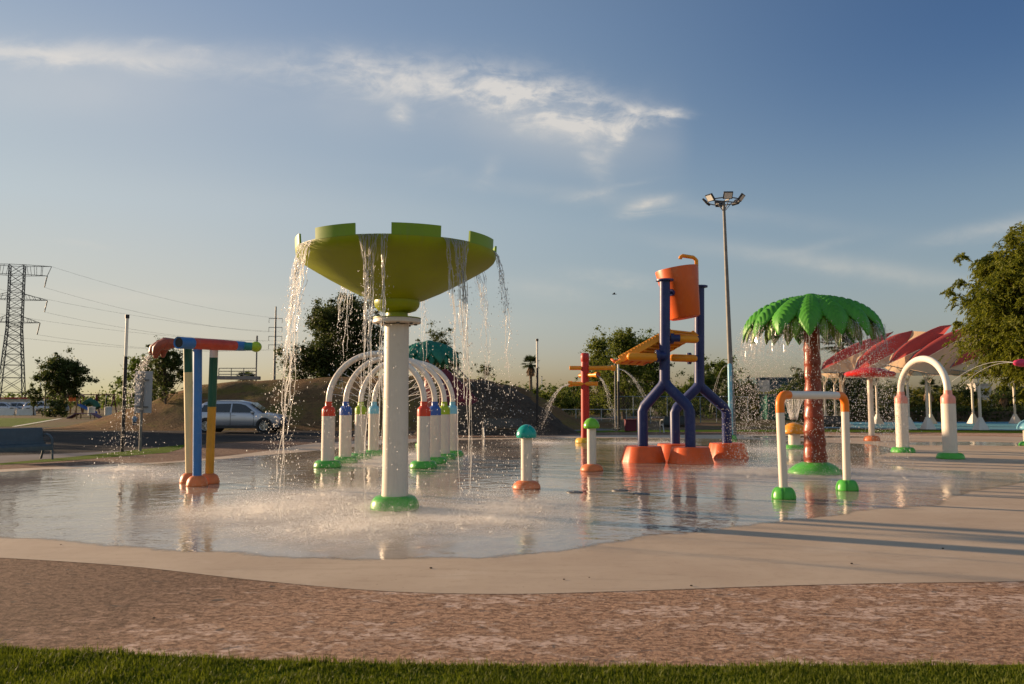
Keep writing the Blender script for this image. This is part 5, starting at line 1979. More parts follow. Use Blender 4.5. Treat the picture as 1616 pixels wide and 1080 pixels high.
rb = [atd(x, y, p.y + 2.2) - o0 for x, y in ((703, 574), (722, 592), (740, 612), (764, 645))]
m.tube(ra, .035, 8); m.tube(rb, .03, 8)
for q1, y2 in zip(ra, rb):
    m.tube([q1, q1 + Vector((0, 0, -1.3))], .03, 8)
m.build('handrail', STEEL, t)

# ------------------------------------------------------------------ fences
def mesh_fence(x0, x1, D0, D1, h, npost, label, post_m, px_mode=True, gate=False):
    a = Vector((atd(x0, 640, D0).x, D0, 0)); b = Vector((atd(x1, 640, D1).x, D1, 0))
    t = thing('wire_fence', label, 'fence', a)
    d = b - a
    for i in range(npost + 1):
        q = d * (i / npost)
        m = MB(); m.tube([q, q + Vector((0, 0, h + .06))], .035, 8); m.build('post', post_m, t)
    m = MB(); m.tube([Vector((0, 0, h)), d + Vector((0, 0, h))], .028, 8); m.build('top_rail', post_m, t)
    m = MB()
    n = int(d.length / .22)
    hz_ = Vector((0, 0, h))
    step = d / n
    rise_n = max(1, int(h / .22))
    for i in range(-rise_n, n):
        i0, i1 = max(0, i), min(n, i + rise_n)
        z0, z1 = (i0 - i) * h / rise_n, (i1 - i) * h / rise_n
        if i1 > i0:
            p0, p1 = step * i0, step * i1
            m.tube([p0 + Vector((0, 0, z0)), p1 + Vector((0, 0, z1))], .005, 3, cap=False)
            m.tube([p0 + Vector((0, 0, h - z0)), p1 + Vector((0, 0, h - z1))], .005, 3, cap=False)
    m.build('wire_mesh', STEEL, t, smooth=False)
    return t


mesh_fence(868, 1008, 72, 74, 1.0, 7, 'low wire fence with pale posts behind the red column', PALE_STEEL)
mesh_fence(972, 1180, 62, 66, 2.1, 8, 'tall thin bluish wire fence behind the bucket tower', mat('blue_grey_fence', (.10, .15, .18), .5, .1))

# ------------------------------------------------------------------ shed, dark building, hedge
p = Vector((atd(1222, 660, 78).x, 78, 0))
t = thing('green_shed', 'green panelled shed half hidden behind bushes and falling water', 'shed', p)
wS, hS = 34 * 78 / FPX, atd(1222, 624, 78).z
m = MB(); m.box((0, 0, hS / 2), (wS, 2.4, hS)); m.build('wall', SHED, t, smooth=False)
m = MB()
for i in range(9):
    m.box((-wS / 2 + wS * i / 8, -1.225, hS / 2), (.05, .04, hS - .1))
m.build('panel_ribs', SHED, t, smooth=False)
m = MB(); m.box((0, 0, hS + .06), (wS + .3, 2.8, .1)); m.build('roof', SHED2, t, bevel=.02)
p = Vector((atd(1218, 640, 140).x, 140, 0))
t = thing('warehouse', 'distant dark teal flat-roofed building rising over the bushes', 'building', p)
wS, zS = 74 * 140 / FPX, atd(1218, 600, 140).z
m = MB(); m.box((0, 0, zS / 2), (wS, 10, zS)); m.build('wall', SHED2, t, smooth=False)
m = MB(); m.box((0, 0, zS + .15), (wS + .4, 10.4, .3)); m.build('roof', SHED2, t, bevel=.03)
m = MB(); m.box((-wS / 2 + 1.2, -5.06, zS * .62), (2.0, .1, zS * .7)); m.build('pale_panel', CONC, t, smooth=False)
p = Vector((atd(1545, 620, 160).x, 160, 0))
t = thing('water_tank_house', 'tiny pale block house between the distant trees under the sails', 'building', p)
m = MB(); m.box((0, 0, 2.6), (3.2, 3.2, 5.2)); m.build('wall', CONC, t, smooth=False)
m = MB(); m.box((0, 0, 5.3), (3.5, 3.5, .25)); m.build('roof', CONC, t, smooth=False)

# ------------------------------------------------------------------ shade sails
def patch(A_, B_, n=16, sag=0.0):
    """surface between two polylines of points"""
    def res(pl, s):
        pl = [Vector(q) for q in pl]
        L_ = [0]
        for q1, q2 in zip(pl, pl[1:]):
            L_.append(L_[-1] + (q2 - q1).length)
        tt = s * L_[-1]
        for i in range(len(pl) - 1):
            if tt <= L_[i + 1] + 1e-9:
                return pl[i].lerp(pl[i + 1], (tt - L_[i]) / max(1e-9, L_[i + 1] - L_[i]))
        return pl[-1]
    vs, fs = [], []
    for i in range(n + 1):
        a, b = res(A_, i / n), res(B_, i / n)
        for j in range(9):
            q = a.lerp(b, j / 8)
            q.z += sag * math.sin(math.pi * j / 8) * math.sin(math.pi * i / n)
            vs.append(q)
    for i in range(n):
        for j in range(8):
            k = i * 9 + j
            fs.append((k, k + 9, k + 10, k + 1))
    return vs, fs


def pl(pts, D0, D1):
    n = len(pts)
    return [atd(x, y, D0 + (D1 - D0) * i / (n - 1)) for i, (x, y) in enumerate(pts)]


leaves_px = [
    ([(1296, 584), (1299, 573), (1318, 560), (1340, 549), (1375, 536), (1410, 524)], [(1296, 584), (1306, 580), (1330, 568), (1355, 557), (1390, 541), (1412, 526)], 50),
    ([(1349, 585), (1354, 569), (1366, 555), (1380, 544), (1405, 532), (1440, 522)], [(1349, 585), (1369, 580), (1395, 566), (1420, 551), (1434, 537), (1440, 522)], 49),
    ([(1403, 574), (1412, 556), (1430, 541), (1463, 524), (1482, 516), (1502, 513)], [(1403, 574), (1427, 563), (1448, 553), (1468, 544), (1488, 530), (1502, 513)], 48.5),
    ([(1427, 580), (1442, 560), (1458, 548), (1476, 537), (1505, 525), (1545, 518)], [(1427, 580), (1463, 564), (1497, 545), (1520, 532), (1538, 524), (1545, 518)], 48),
    ([(1500, 580), (1520, 556), (1545, 540), (1580, 528), (1610, 521), (1640, 519)], [(1500, 580), (1540, 566), (1575, 550), (1606, 536), (1625, 526), (1640, 519)], 48),
]
basel = [[(1300, 588), (1320, 588.5), (1349, 588)], [(1349, 588), (1375, 585), (1403, 577)], [(1403, 577), (1415, 580), (1428, 583)], [(1428, 583), (1470, 591), (1515, 591)], [(1500, 584), (1580, 592), (1660, 592)]]
sail_lab = ['red and beige shade sail furthest left, directly behind the palm fountain trunk', 'red and beige shade sail with its peak just right of the palm fountain',
            'red and beige shade sail rising highest behind the lone pink-capped arch', 'red and beige shade sail whose edge sweeps over the pink-capped arch top', 'red and beige shade sail mostly hidden behind the feathery tree']
posts_px = [[(1318, 668, 60), (1302, 667, 60), (1331, 672, 53)], [(1384, 667.5, 62), (1433, 677, 49)], [(1463, 677, 49)], [(1468, 667.5, 62), (1546, 679, 48)], [(1535, 667, 63), (1601, 667, 63)]]
for i, (up, lo, D) in enumerate(leaves_px):
    tipp = atd(up[0][0], 640, D)
    base_p = Vector((tipp.x, D, 0))
    t = thing('shade_sail', sail_lab[i], 'shade sail', base_p, 0, 'red and beige sun sails over the blue floor')
    U = [q - base_p for q in pl(up, D, D + 7)]
    Lw = [q - base_p for q in pl(lo, D, D + 5.2)]
    Lw[-1] = U[-1].copy()
    m = MB(); m.add(*patch(U, Lw, 18, .35)); o = m.build('red_panel', SAIL_R, t, ang=180)
    Bl = [q - base_p for q in pl(basel[i], D, D + .6)]
    nxt = leaves_px[i + 1][0] if i + 1 < len(leaves_px) else None
    hi_edge = Lw
    m = MB()
    if nxt:
        nx_edge = [q - base_p for q in pl(nxt, leaves_px[i + 1][2] + .15, leaves_px[i + 1][2] + 7)]
        m.add(*patch([Lw[0] + Vector((0, .05, -.02))] + [q + Vector((0, .05, -.03)) for q in Lw[1:]], [Bl[0]] + Bl[1:] + nx_edge[1:4], 18, .0))
    else:
        m.add(*patch([q + Vector((0, .05, -.03)) for q in Lw], Bl, 18, .1))
    o = m.build('beige_panel', SAIL_B, t, ang=180)
    # shaded skirt of the far half of the roof
    z0 = Bl[0].z
    x0_, x1_ = Bl[0].x, Bl[-1].x + (0 if i < 4 else 2)
    m = MB(); m.add(*patch([Vector((x0_, .8, z0 - .02)), Vector((x1_, .8, z0 - .02))], [Vector((x0_ + (base_p.x + x0_) * 15 / D + .3, 15, z0 + .12)), Vector((x1_ + (base_p.x + x1_) * 15 / D + .3, 15, z0 + .12))], 10, .55)); o = m.build('far_panel', SAIL_B, t, ang=180)
    m = MB(); m.tube([q + Vector((0, .02, 0)) for q in U], .03, 6); m.tube([q + Vector((0, -.03, 0)) for q in Bl], .025, 6); m.build('edge_cable', STEEL, t)
    for (x, y, Dp) in posts_px[i]:
        q = Vector((atd(x, 640, Dp).x, Dp, -.02)) - base_p
        H_ = 3.05 if Dp < 55 else 3.2
        m = MB()
        m.tube([q + Vector((0, 0, .5)), q + Vector((0, 0, H_ - .25))], .085, 14)
        for s in (-1, -.45, .45, 1):
            m.tube([q + Vector((.04 * s, 0, H_ - .6)), q + Vector((.10 * s, .1 * s, H_ - .1)), q + Vector((.42 * s, .35 * s, H_ + .35)), q + Vector((.95 * s, .6 * s, H_ + .75))], .022, 8)
        po = m.build('post', W_POST, t)
        m = MB(); s4 = math.sqrt(2)
        m.lathe([(.34 * s4, 0), (.33 * s4, .04), (.11 * s4, .66), (.105 * s4, .74)], 4, q, Matrix.Rotation(R(45 + 8), 3, 'Z')); m.build('footing', CONC_W, po, smooth=False, bevel=.02)

# ------------------------------------------------------------------ vegetation
def leaf_cloud(centres, radii, counts, size, aspect=2.0, droop=0.0, squash=.8):
    C, S = [], []
    for c, r, n in zip(centres, radii, counts):
        d = rng.normal(0, 1, (n, 3))
        d /= np.linalg.norm(d, axis=1)[:, None] + 1e-9
        rad = r * np.minimum(np.abs(rng.normal(0, .75, n)), 1.9)
        C.append(np.array(c) + d * rad[:, None] * np.array([1, 1, squash]))
        S.append(np.full(n, 1.0))
    C = np.concatenate(C)
    n = len(C)
    sz = size * rng.uniform(.55, 1.25, n)
    u = rng.normal(0, 1, (n, 3)); u[:, 2] -= droop
    u /= np.linalg.norm(u, axis=1)[:, None]
    w_ = rng.normal(0, 1, (n, 3))
    v = np.cross(u, w_); v /= np.linalg.norm(v, axis=1)[:, None] + 1e-9
    a = u * sz[:, None]
    b = v * (sz / aspect)[:, None]
    V = np.stack([C - a, C + b * .9, C + a, C - b * .9], 1).reshape(-1, 3)
    F = np.arange(n * 4).reshape(-1, 4)
    return V, F


def spray_cloud(ends, radii, counts, size):
    """drooping feathery twigs set with narrow leaflets"""
    C, U = [], []
    for c, r, n in zip(ends, radii, counts):
        for _ in range(max(3, n // 26)):
            az = rng.uniform(0, 6.283)
            L_ = r * rng.uniform(.7, 1.9)
            up = rng.uniform(-.1, .6)
            s_ = np.linspace(.08, 1, 26)
            d = np.array([math.cos(az), math.sin(az), up])
            P = np.array(c)[None] + rng.normal(0, .35 * r, 3)[None] + s_[:, None] * d[None] * L_
            P[:, 2] -= .75 * L_ * s_ ** 2.2
            C.append(P + rng.normal(0, size * .35, P.shape))
            tg = np.repeat(d[None], 26, 0)
            tg[:, 2] -= 1.6 * s_ ** 1.2
            U.append(tg + rng.normal(0, .55, tg.shape))
    C = np.concatenate(C); u = np.concatenate(U)
    n = len(C)
    u /= np.linalg.norm(u, axis=1)[:, None]
    v = np.cross(u, rng.normal(0, 1, (n, 3))); v /= np.linalg.norm(v, axis=1)[:, None] + 1e-9
    sz = size * rng.uniform(.6, 1.3, n)
    a = u * sz[:, None]; b = v * (sz * .26)[:, None]
    V = np.stack([C - a, C + b, C + a, C - b], 1).reshape(-1, 3)
    return V, np.arange(n * 4).reshape(-1, 4)


def make_tree(name, label, cat, p, H, spread, lm, trunk_h=.3, clumps=46, leaves=150, lsize=.14, seed=1, shape='round', group=None, rz=0.0, trunk_r=None, lean=0.0, aspect=2.0, droop=0.0, clr=.17, multi=1, feathery=False):
    """trunk, limbs and a crown of leaf clumps with gaps"""
    global rng
    rs = random.Random(seed)
    t = thing(name, label, cat, p, rz, group)
    tr = trunk_r or H * .022
    wood = MB()
    ends, cr, cn = [], [], []
    starts = []
    for k in range(multi):
        ox = (k - (multi - 1) / 2) * spread * .25
        ln = lean + ox * .5
        top = Vector((ox + ln, rs.uniform(-.1, .1) * H * .1, H * .80))
        pts = []
        for i in range(8):
            s = i / 7
            q = Vector((ox * .3, 0, 0)).lerp(top, s)
            q.x += H * .018 * math.sin(3.0 * s * 2 + seed + k)
            q.y += H * .015 * math.sin(4.2 * s + seed * 2 + k)
            pts.append(q)
        wood.tube(pts, [tr * (1.25 if i == 0 else 1) * (1 - .82 * i / 7) for i in range(8)], 9)
        starts.append(pts)
    for c in range(clumps):
        pts = starts[c % multi]
        s = rs.random()
        zf = trunk_h + (1 - trunk_h) * (s ** .85)
        if shape == 'round':
            w_ = math.sin(math.pi * min(1, max(0.02, (zf - trunk_h * .8) / (1.02 - trunk_h * .8)))) ** .55
        elif shape == 'tall':
            w_ = (1.05 - zf) ** .5 * min(1, (zf - trunk_h * .7) * 6)
        else:
            w_ = .35 + .65 * math.sin(math.pi * min(1, max(0.02, (zf - trunk_h * .5) / (1.1 - trunk_h * .5)))) ** .8
        az = rs.uniform(0, 2 * math.pi)
        rr = spread * w_ * math.sqrt(rs.uniform(.12, 1.0)) * rs.uniform(.75, 1.0)
        base = pts[min(7, int(min(zf, .78) / .8 * 7))]
        e = Vector((base.x * .6 + rr * math.cos(az), base.y * .6 + rr * math.sin(az), H * zf))
        k0 = min(6, max(1, int((zf * .55) / .8 * 7)))
        st_ = pts[k0]
        midp = st_.lerp(e, .5) + Vector((0, 0, -.05 * H * (rr / (spread + .01))))
        wood.tube([st_, midp, e], [tr * .36 * (1 - .08 * k0), tr * .2, tr * .07], 5, cap=False)
        r_ = H * clr * rs.uniform(.55, 1.15)
        ends.append(e); cr.append(r_); cn.append(int(leaves * rs.uniform(.5, 1.4)))
        for _ in range(2):
            q = e + Vector((rs.gauss(0, 1), rs.gauss(0, 1), rs.gauss(0, .8))) * r_ * 1.0
            ends.append(q); cr.append(r_ * .5); cn.append(int(leaves * .35))
    wood.build('trunk', BARK, t)
    V, F = spray_cloud(ends, cr, cn, lsize) if feathery else leaf_cloud(ends, cr, cn, lsize, aspect, droop)
    arr_mesh('crown', V, F, lm, t)
    return t


def ground_pt(px, D):
    return Vector((atd(px, 640, D).x, D, -.03))


def hgt(px, y, D):
    return atd(px, y, D).z


# left side
make_tree('leafy_tree', 'round dark tree with short trunk left of the playground', 'tree', ground_pt(97, 100), hgt(97, 570, 100), 3.0, L_DARK, .40, 66, 190, .16, 3, trunk_r=.16, clr=.13)
make_tree('leafy_tree', 'slim dark tree low on the hill slope left of the cream pole', 'tree', Vector((atd(262, 640, 52).x, 52, .6)), hgt(262, 556, 52) - .6, 1.45, L_DARK, .30, 34, 130, .10, 8, trunk_r=.09, clr=.12)
make_tree('leafy_tree', 'pale green loose tree behind the grey sign board', 'tree', ground_pt(222, 90), hgt(222, 563, 90), 2.8, L_MID, .15, 44, 120, .15, 12, clr=.13)
make_tree('leafy_tree', 'small thin tree at the left foot of the round dark tree', 'tree', ground_pt(53, 104), hgt(53, 612, 104), 1.0, L_DARK, .3, 14, 90, .13, 14, clr=.16)
make_tree('leafy_tree', 'big dark dense tree behind the bowl water streams', 'tree', Vector((atd(538, 600, 68).x, 68, 2.6)), hgt(535, 481, 68) - 2.6, 3.3, L_DARK, .10, 125, 300, .13, 21, trunk_r=.2, clr=.13)
make_tree('leafy_tree', 'dark lower tree left of the big dark tree on the hill', 'tree', Vector((atd(475, 600, 67).x, 67, 2.6)), hgt(475, 548, 67) - 2.6, 1.7, L_DARK, .08, 36, 150, .11, 25, clr=.16)
make_tree('leafy_tree', 'dull green tree top showing above the dark teal palm fountain', 'tree', Vector((atd(690, 600, 75).x, 75, 2.0)), hgt(690, 527, 75) - 2.0, 1.9, L_DARK, .2, 34, 140, .12, 28, clr=.15)
make_tree('leafy_tree', 'sparse small tree peeking over the soil pile beside the water stream', 'tree', Vector((atd(767, 600, 80).x, 80, 1.0)), hgt(767, 575, 80) - 1.0, .8, L_DARK, .35, 12, 70, .10, 31, clr=.12)
# right of centre
make_tree('leafy_tree', 'tall yellow-green poplar-like tree behind the top amber pipe', 'tree', ground_pt(985, 80), hgt(985, 527, 80), 2.7, L_OLIVE, .12, 80, 170, .13, 41, 'tall', clr=.10)
make_tree('leafy_tree', 'yellow-green tree directly behind the amber chute end', 'tree', ground_pt(950, 88), hgt(950, 540, 88), 2.4, L_OLIVE, .12, 56, 150, .14, 44, 'tall', clr=.11)
make_tree('leafy_tree', 'green tree between the two poles of the bucket tower', 'tree', ground_pt(1024, 84), hgt(1024, 535, 84), 2.3, L_MID, .12, 56, 150, .13, 47, 'tall', clr=.11)
make_tree('leafy_tree', 'broad green tree right of the bucket tower', 'tree', ground_pt(1130, 86), hgt(1130, 575, 86), 3.2, L_MID, .06, 60, 160, .14, 49, clr=.15)
make_tree('leafy_tree', 'dark bushy tree just left of the floodlight mast foot', 'tree', ground_pt(1168, 74), hgt(1168, 605, 74), 2.2, L_DARK, .04, 46, 140, .11, 52, 'bush', clr=.17)
make_tree('leafy_tree', 'dark bushy tree behind the crossbar of the white gate', 'tree', ground_pt(1268, 70), hgt(1268, 590, 70), 1.5, L_DARK, .06, 36, 140, .11, 55, 'tall', clr=.15)
make_tree('leafy_tree', 'dark round tree behind the red disc umbrella', 'tree', ground_pt(1352, 76), hgt(1352, 590, 76), 2.2, L_DARK, .06, 50, 150, .11, 57, 'bush', clr=.17)
bush_defs = [
    (772, 95, 606, 3.0, L_OLIVE, 'yellowish bush behind the top of the dark soil pile'), (815, 92, 617, 2.6, L_MID, 'green bush right of the fan palm trunk'), (880, 96, 620, 3.0, L_OLIVE, 'yellow-green bush left of the red column'),
    (905, 104, 610, 3.4, L_MID, 'taller green bush behind the red column'), (1065, 92, 620, 3.2, L_OLIVE, 'olive bush behind the front blue pole legs'), (1098, 90, 610, 2.6, L_MID, 'green bush between the blue bucket poles'),
    (1195, 96, 620, 3.0, L_YEL, 'yellowing bush beside the green shed'), (1240, 92, 618, 2.6, L_MID, 'green bush right of the green shed'), (1300, 88, 600, 2.6, L_DARK, 'dark bush behind the palm trunk at post height'),
    (1400, 98, 612, 3.2, L_DARK, 'dark bush under the second shade sail'), (1430, 100, 612, 3.2, L_YEL, 'yellow-green bush framed by the pink-capped arch, left half'), (1478, 98, 618, 3.0, L_YEL, 'yellow-green bush framed by the pink-capped arch, right half'),
    (1510, 102, 612, 3.4, L_DARK, 'dark bush right of the pink-capped arch'), (1560, 100, 620, 3.2, L_YEL, 'olive bush right of the near sail post'), (1606, 98, 614, 3.2, L_DARK, 'dark bush at the right picture edge'),
    (845, 130, 616, 3.6, L_MID, 'distant green bush behind the far lamp post'), (940, 110, 612, 3.0, L_YEL, 'yellow flowering bush between red column and chute'), (1010, 100, 618, 3.0, L_MID, 'mid green bush behind the tall wire fence'),
]
for i, (px, D, y, sp_, lm, lab) in enumerate(bush_defs):
    make_tree('bush', lab, 'bush', ground_pt(px, D), hgt(px, y, D), sp_, lm, .02, 40, 130, .14, 60 + i, 'bush', 'bushes behind the far side of the pad', clr=.22, multi=3, trunk_r=.06)
# clipped dark hedge along the back of the blue floor
hd = MB()
a, b = Vector((atd(1330, 640, 68).x, 68, 0)), Vector((atd(1700, 640, 68).x, 68, 0))
hc, hr, hn = [], [], []
for i in range(110):
    q = a.lerp(b, i / 109)
    for z in (.25, .65, 1.0):
        hc.append((q.x - a.x, random.uniform(-.3, .3), z + random.uniform(-.08, .08))); hr.append(.34); hn.append(46)
t = thing('hedge', 'low clipped dark hedge along the back of the blue floor', 'hedge', a)
V, F = leaf_cloud(hc, hr, hn, .09)
arr_mesh('foliage', V, F, L_DARK, t)
hd.box(((b - a).x / 2, .1, .45), ((b - a).x, .5, .85)); hd.build('stems', BARK, t, smooth=False)
# far tree line at the horizon (left and behind everything)
fc_, fr2, fn2 = [], [], []
for i in range(420):
    x = random.uniform(-260, 260); y = random.uniform(190, 320)
    h = random.uniform(3.0, 6.5) * (1.15 if x > -20 else .85)
    for k in range(4):
        fc_.append((x + random.gauss(0, 2), y, h * (.25 + .2 * k))); fr2.append(h * .34); fn2.append(26)
V, F = leaf_cloud(fc_, fr2, fn2, .55)
o = arr_mesh('treeline', V, F, L_MID, None)
tag(o, 'far low line of trees along the horizon', 'trees', None, 'stuff')
# feathery tree on the right
p = ground_pt(1688, 30)
make_tree('feathery_tree', 'large feathery yellow-green tree hanging over the right picture edge', 'tree', p, 8.2, 3.15, L_FEATH, .29, 230, 760, .085, 77, 'round', None, 0, .17, -.2, 3.6, 1.0, .075, feathery=True)
# palms
def fan_palm(p, H, label, crown_r, seed, skirt=True, nf=34):
    rs = random.Random(seed)
    t = thing('palm_tree', label, 'palm tree', p)
    m = MB(); n = 20
    m.tube([(.05 * H * .1 * math.sin(i * .3), 0, H * i / n) for i in range(n + 1)], [H * .022 * (1.3 - .5 * i / n) * (1 + .08 * (i % 2)) + .05 for i in range(n + 1)], 10); m.build('trunk', BARK_P, t)
    V, F, Vd, Fd = [], [], [], []
    for k in range(nf):
        az = rs.uniform(0, 2 * math.pi)
        el = rs.uniform(-.5, 1.35)
        d = Vector((math.cos(az) * math.cos(el), math.sin(az) * math.cos(el), math.sin(el)))
        sd_ = d.cross(Vector((0, 0, 1))).normalized()
        up_ = sd_.cross(d)
        c = Vector((0, 0, H)) + d * crown_r * .45
        for j in range(11):
            a = (-1 + 2 * j / 10) * 1.25
            q = d * math.cos(a) + sd_ * math.sin(a)
            Lf = crown_r * .62 * (1 - .25 * abs(a) / 1.25)
            w_ = (sd_ * math.cos(a) - d * math.sin(a)) * crown_r * .045
            tip_ = c + q * Lf - Vector((0, 0, .14 * crown_r * abs(rs.random())))
            k0 = len(V)
            V += [c - w_ * .3, c + q * Lf * .5 + w_, tip_, c + q * Lf * .5 - w_]
            F.append((k0, k0 + 1, k0 + 2, k0 + 3))
        k0 = len(V)
        V += [Vector((0, 0, H - .1)) - sd_ * .03, c - sd_ * .02, c + sd_ * .02, Vector((0, 0, H - .1)) + sd_ * .03]
        F.append((k0, k0 + 1, k0 + 2, k0 + 3))
    arr_mesh('crown', V, F, L_PALM, t)
    if skirt:
        for k in range(90):
            az = rs.uniform(0, 2 * math.pi)
            z0 = H - rs.uniform(0, .2) * crown_r
            d = Vector((math.cos(az), math.sin(az), 0))
            sd_ = Vector((-d.y, d.x, 0)) * .07 * crown_r
            a_ = Vector((0, 0, z0)) + d * .1 * crown_r
            b_ = Vector((0, 0, z0 - rs.uniform(.5, 1.1) * crown_r)) + d * rs.uniform(.2, .5) * crown_r
            k0 = len(Vd)
            Vd += [a_ - sd_ * .4, a_ + sd_ * .4, b_ + sd_, b_ - sd_]
            Fd.append((k0, k0 + 1, k0 + 2, k0 + 3))
        arr_mesh('dead_frond_skirt', Vd, Fd, L_DRY, t)
    return t


fan_palm(ground_pt(838, 100), hgt(838, 574, 100), 'slender fan palm with dead skirt behind the lamp post', 1.35, 5)
fan_palm(Vector((atd(389, 600, 70).x, 70, 2.9)), .75, 'squat fan palm behind the hill top railing', 1.0, 9, False)
fan_palm(ground_pt(1330, 58), hgt(1330, 545, 58), 'fan palm showing behind the palm fountain and red sails', 1.7, 15)
fan_palm(ground_pt(1466, 90), hgt(1466, 612, 90), 'short fan palm with shaggy skirt seen through the pink-capped arch', 1.3, 18)
fan_palm(ground_pt(1585, 92), hgt(1585, 622, 92), 'short fan palm with shaggy dark trunk near the right picture edge', 1.2, 19)
make_tree('bush', 'rounded dark bush at the edge of the green pitch', 'bush', ground_pt(88, 92), 1.9, 1.4, L_DARK, .02, 26, 110, .11, 91, 'bush', clr=.25, multi=3, trunk_r=.05)
# trees left of the picture that shade the asphalt
for i, (x, y, h) in enumerate(((-45, 36, 4.8), (-43, 40.5, 5.4), (-41, 45, 6.2), (-44, 51, 7.6), (-45.5, 54, 7.4))):
    make_tree('leafy_tree', 'tree in a row outside the picture on the left, shading the dark asphalt', 'tree', Vector((x, y, -.03)), h, 3.0, L_DARK, .08, 50, 150, .2, 100 + i, clr=.15, group='row of trees shading the asphalt')

# ------------------------------------------------------------------ power line
DT = 220
def tower_pt(x, y, D=DT):
    return atd(x, y, D)
tb_ = Vector((atd(17, 640, DT).x, DT, 0))
t = thing('lattice_tower', 'tall steel lattice transmission tower with three cross-arm levels', 'transmission tower', tb_, R(14))
zt = hgt(17, 419, DT)
z1, z2, z3 = hgt(17, 434, DT), hgt(17, 473, DT), hgt(17, 509, DT)
def hw(z):
    zk = z3 - 2
    return 1.75 if z > zk else 1.75 + (3.2 - 1.75) * (zk - z) / zk
leg = MB(); br = MB()
for sx in (-1, 1):
    for sy in (-1, 1):
        pts = [Vector((sx * hw(z), sy * hw(z), z)) for z in (0, z3 - 2, zt)]
        leg.beam(pts[0], pts[1], .24); leg.beam(pts[1], pts[2], .2)
lev = [0, 4.5, 8.5, 12, 15, 17.8, 20.3, z3 - 1.2, z3, z3 + 2, z3 + 4, z2, z2 + 2.2, z2 + 4.4, z1, zt]
for z0_, z1_ in zip(lev, lev[1:]):
    h0, h1 = hw(z0_), hw(z1_)
    for (ax_, ay_, bx2, by2) in ((-1, -1, 1, -1), (1, -1, 1, 1), (1, 1, -1, 1), (-1, 1, -1, -1)):
        br.beam((ax_ * h0, ay_ * h0, z0_), (bx2 * h1, by2 * h1, z1_), .12)
        br.beam((bx2 * h0, by2 * h0, z0_), (ax_ * h1, ay_ * h1, z1_), .12)
        br.beam((ax_ * h1, ay_ * h1, z1_), (bx2 * h1, by2 * h1, z1_), .12)
for q_ in (leg.build('legs', TOWER, t, smooth=False), br.build('bracing', TOWER, t, smooth=False)):
    q_.rotation_euler = (0, 0, R(9))
arms = []
for (z, Lx, zu) in ((z1, 7.6, zt), (z2, 7.9, z2 + 1.7), (z3, 6.3, z3 + 1.7)):
    for s in (-1, 1):
        m = MB()
        e = Vector((s * Lx, 0, z))
        for sy in (-1, 1):
            m.beam((s * 1.75, sy * 1.75, z), e, .13)
            if zu == zt:
                m.beam((s * 1.75, sy * 1.75, zt), (s * (Lx + 1.0), 0, zt), .13)
                m.beam((s * (Lx + 1.0), 0, zt), e, .12)
            else:
                m.beam((s * 1.75, sy * 1.75, zu), e, .12)
            for f in (.25, .5, .75):
                q0 = Vector((s * 1.75, sy * 1.75, z)).lerp(e, f)
                tp2 = Vector((s * (Lx + 1.0), 0, zt)) if zu == zt else e
                q1 = Vector((s * 1.75, sy * 1.75, zu)).lerp(tp2, f - .1)
                m.beam(q0, q1, .09)
        m.build('cross_arm', TOWER, t, smooth=False)
        m = MB(); m.tube([e, e + Vector((-.6 * s * (1 if s > 0 else -1), 0, -3.3))], .14, 8); m.build('insulator', BLACK, t)
        arms.append(e + Vector((-.6, 0, -3.3)))
Mt = Matrix.Translation(tb_) @ Matrix.Rotation(R(14), 4, 'Z')
DP = 330
pb = Vector((atd(432, 640, DP).x, DP, 0))
t = thing('power_pole', 'distant slim steel power pole with four short cross-arms', 'power pole', pb)
zt2 = hgt(432, 484, DP)
m = MB(); m.tube([(0, 0, 0), (0, 0, zt2)], [.62, .3], 10); m.build('shaft', STEEL_D, t)
pole_arms = []
for y in (503, 517, 531, 544.5):
    z = hgt(432, y, DP)
    m = MB(); m.beam((-2.8, 0, z), (2.8, 0, z), .22); m.build('cross_arm', STEEL_D, t, smooth=False)
    pole_arms += [Vector((2.8, 0, z)) + pb, Vector((-2.8, 0, z)) + pb]
    for s in (-2.75, 2.75):
        m = MB(); m.tube([(s, 0, z), (s, 0, z - 1.9)], .09, 6); m.build('insulator', BLACK, t)
wn = 0
wl_ = ['topmost', 'second', 'third', 'fourth', 'fifth', 'sixth', 'lowest']
ends = [(Mt @ Vector((8.6, 0, zt)), pole_arms[0])]
tw = [Mt @ a for a in arms]
for i in range(6):
    ends.append((tw[i], pole_arms[2 + i % 6 if 2 + i % 6 < 8 else 7] + Vector((0, 0, -1.9))))
ends[1:] = sorted(ends[1:], key=lambda e: -e[0].z)
for i, (a, b) in enumerate(ends):
    for sg, b2 in ((1, b), ):
        m = MB()
        pts = []
        for k in range(25):
            s = k / 24
            q = a.lerp(b2, s); q.z -= 5.0 * 4 * s * (1 - s) * .45
            pts.append(q)
        m.tube(pts, .026, 4)
        tag(m.build('power_cable', STEEL_D, None), f'{wl_[i]} power cable sagging from the lattice tower to the slim pole', 'cable', 'power cables')

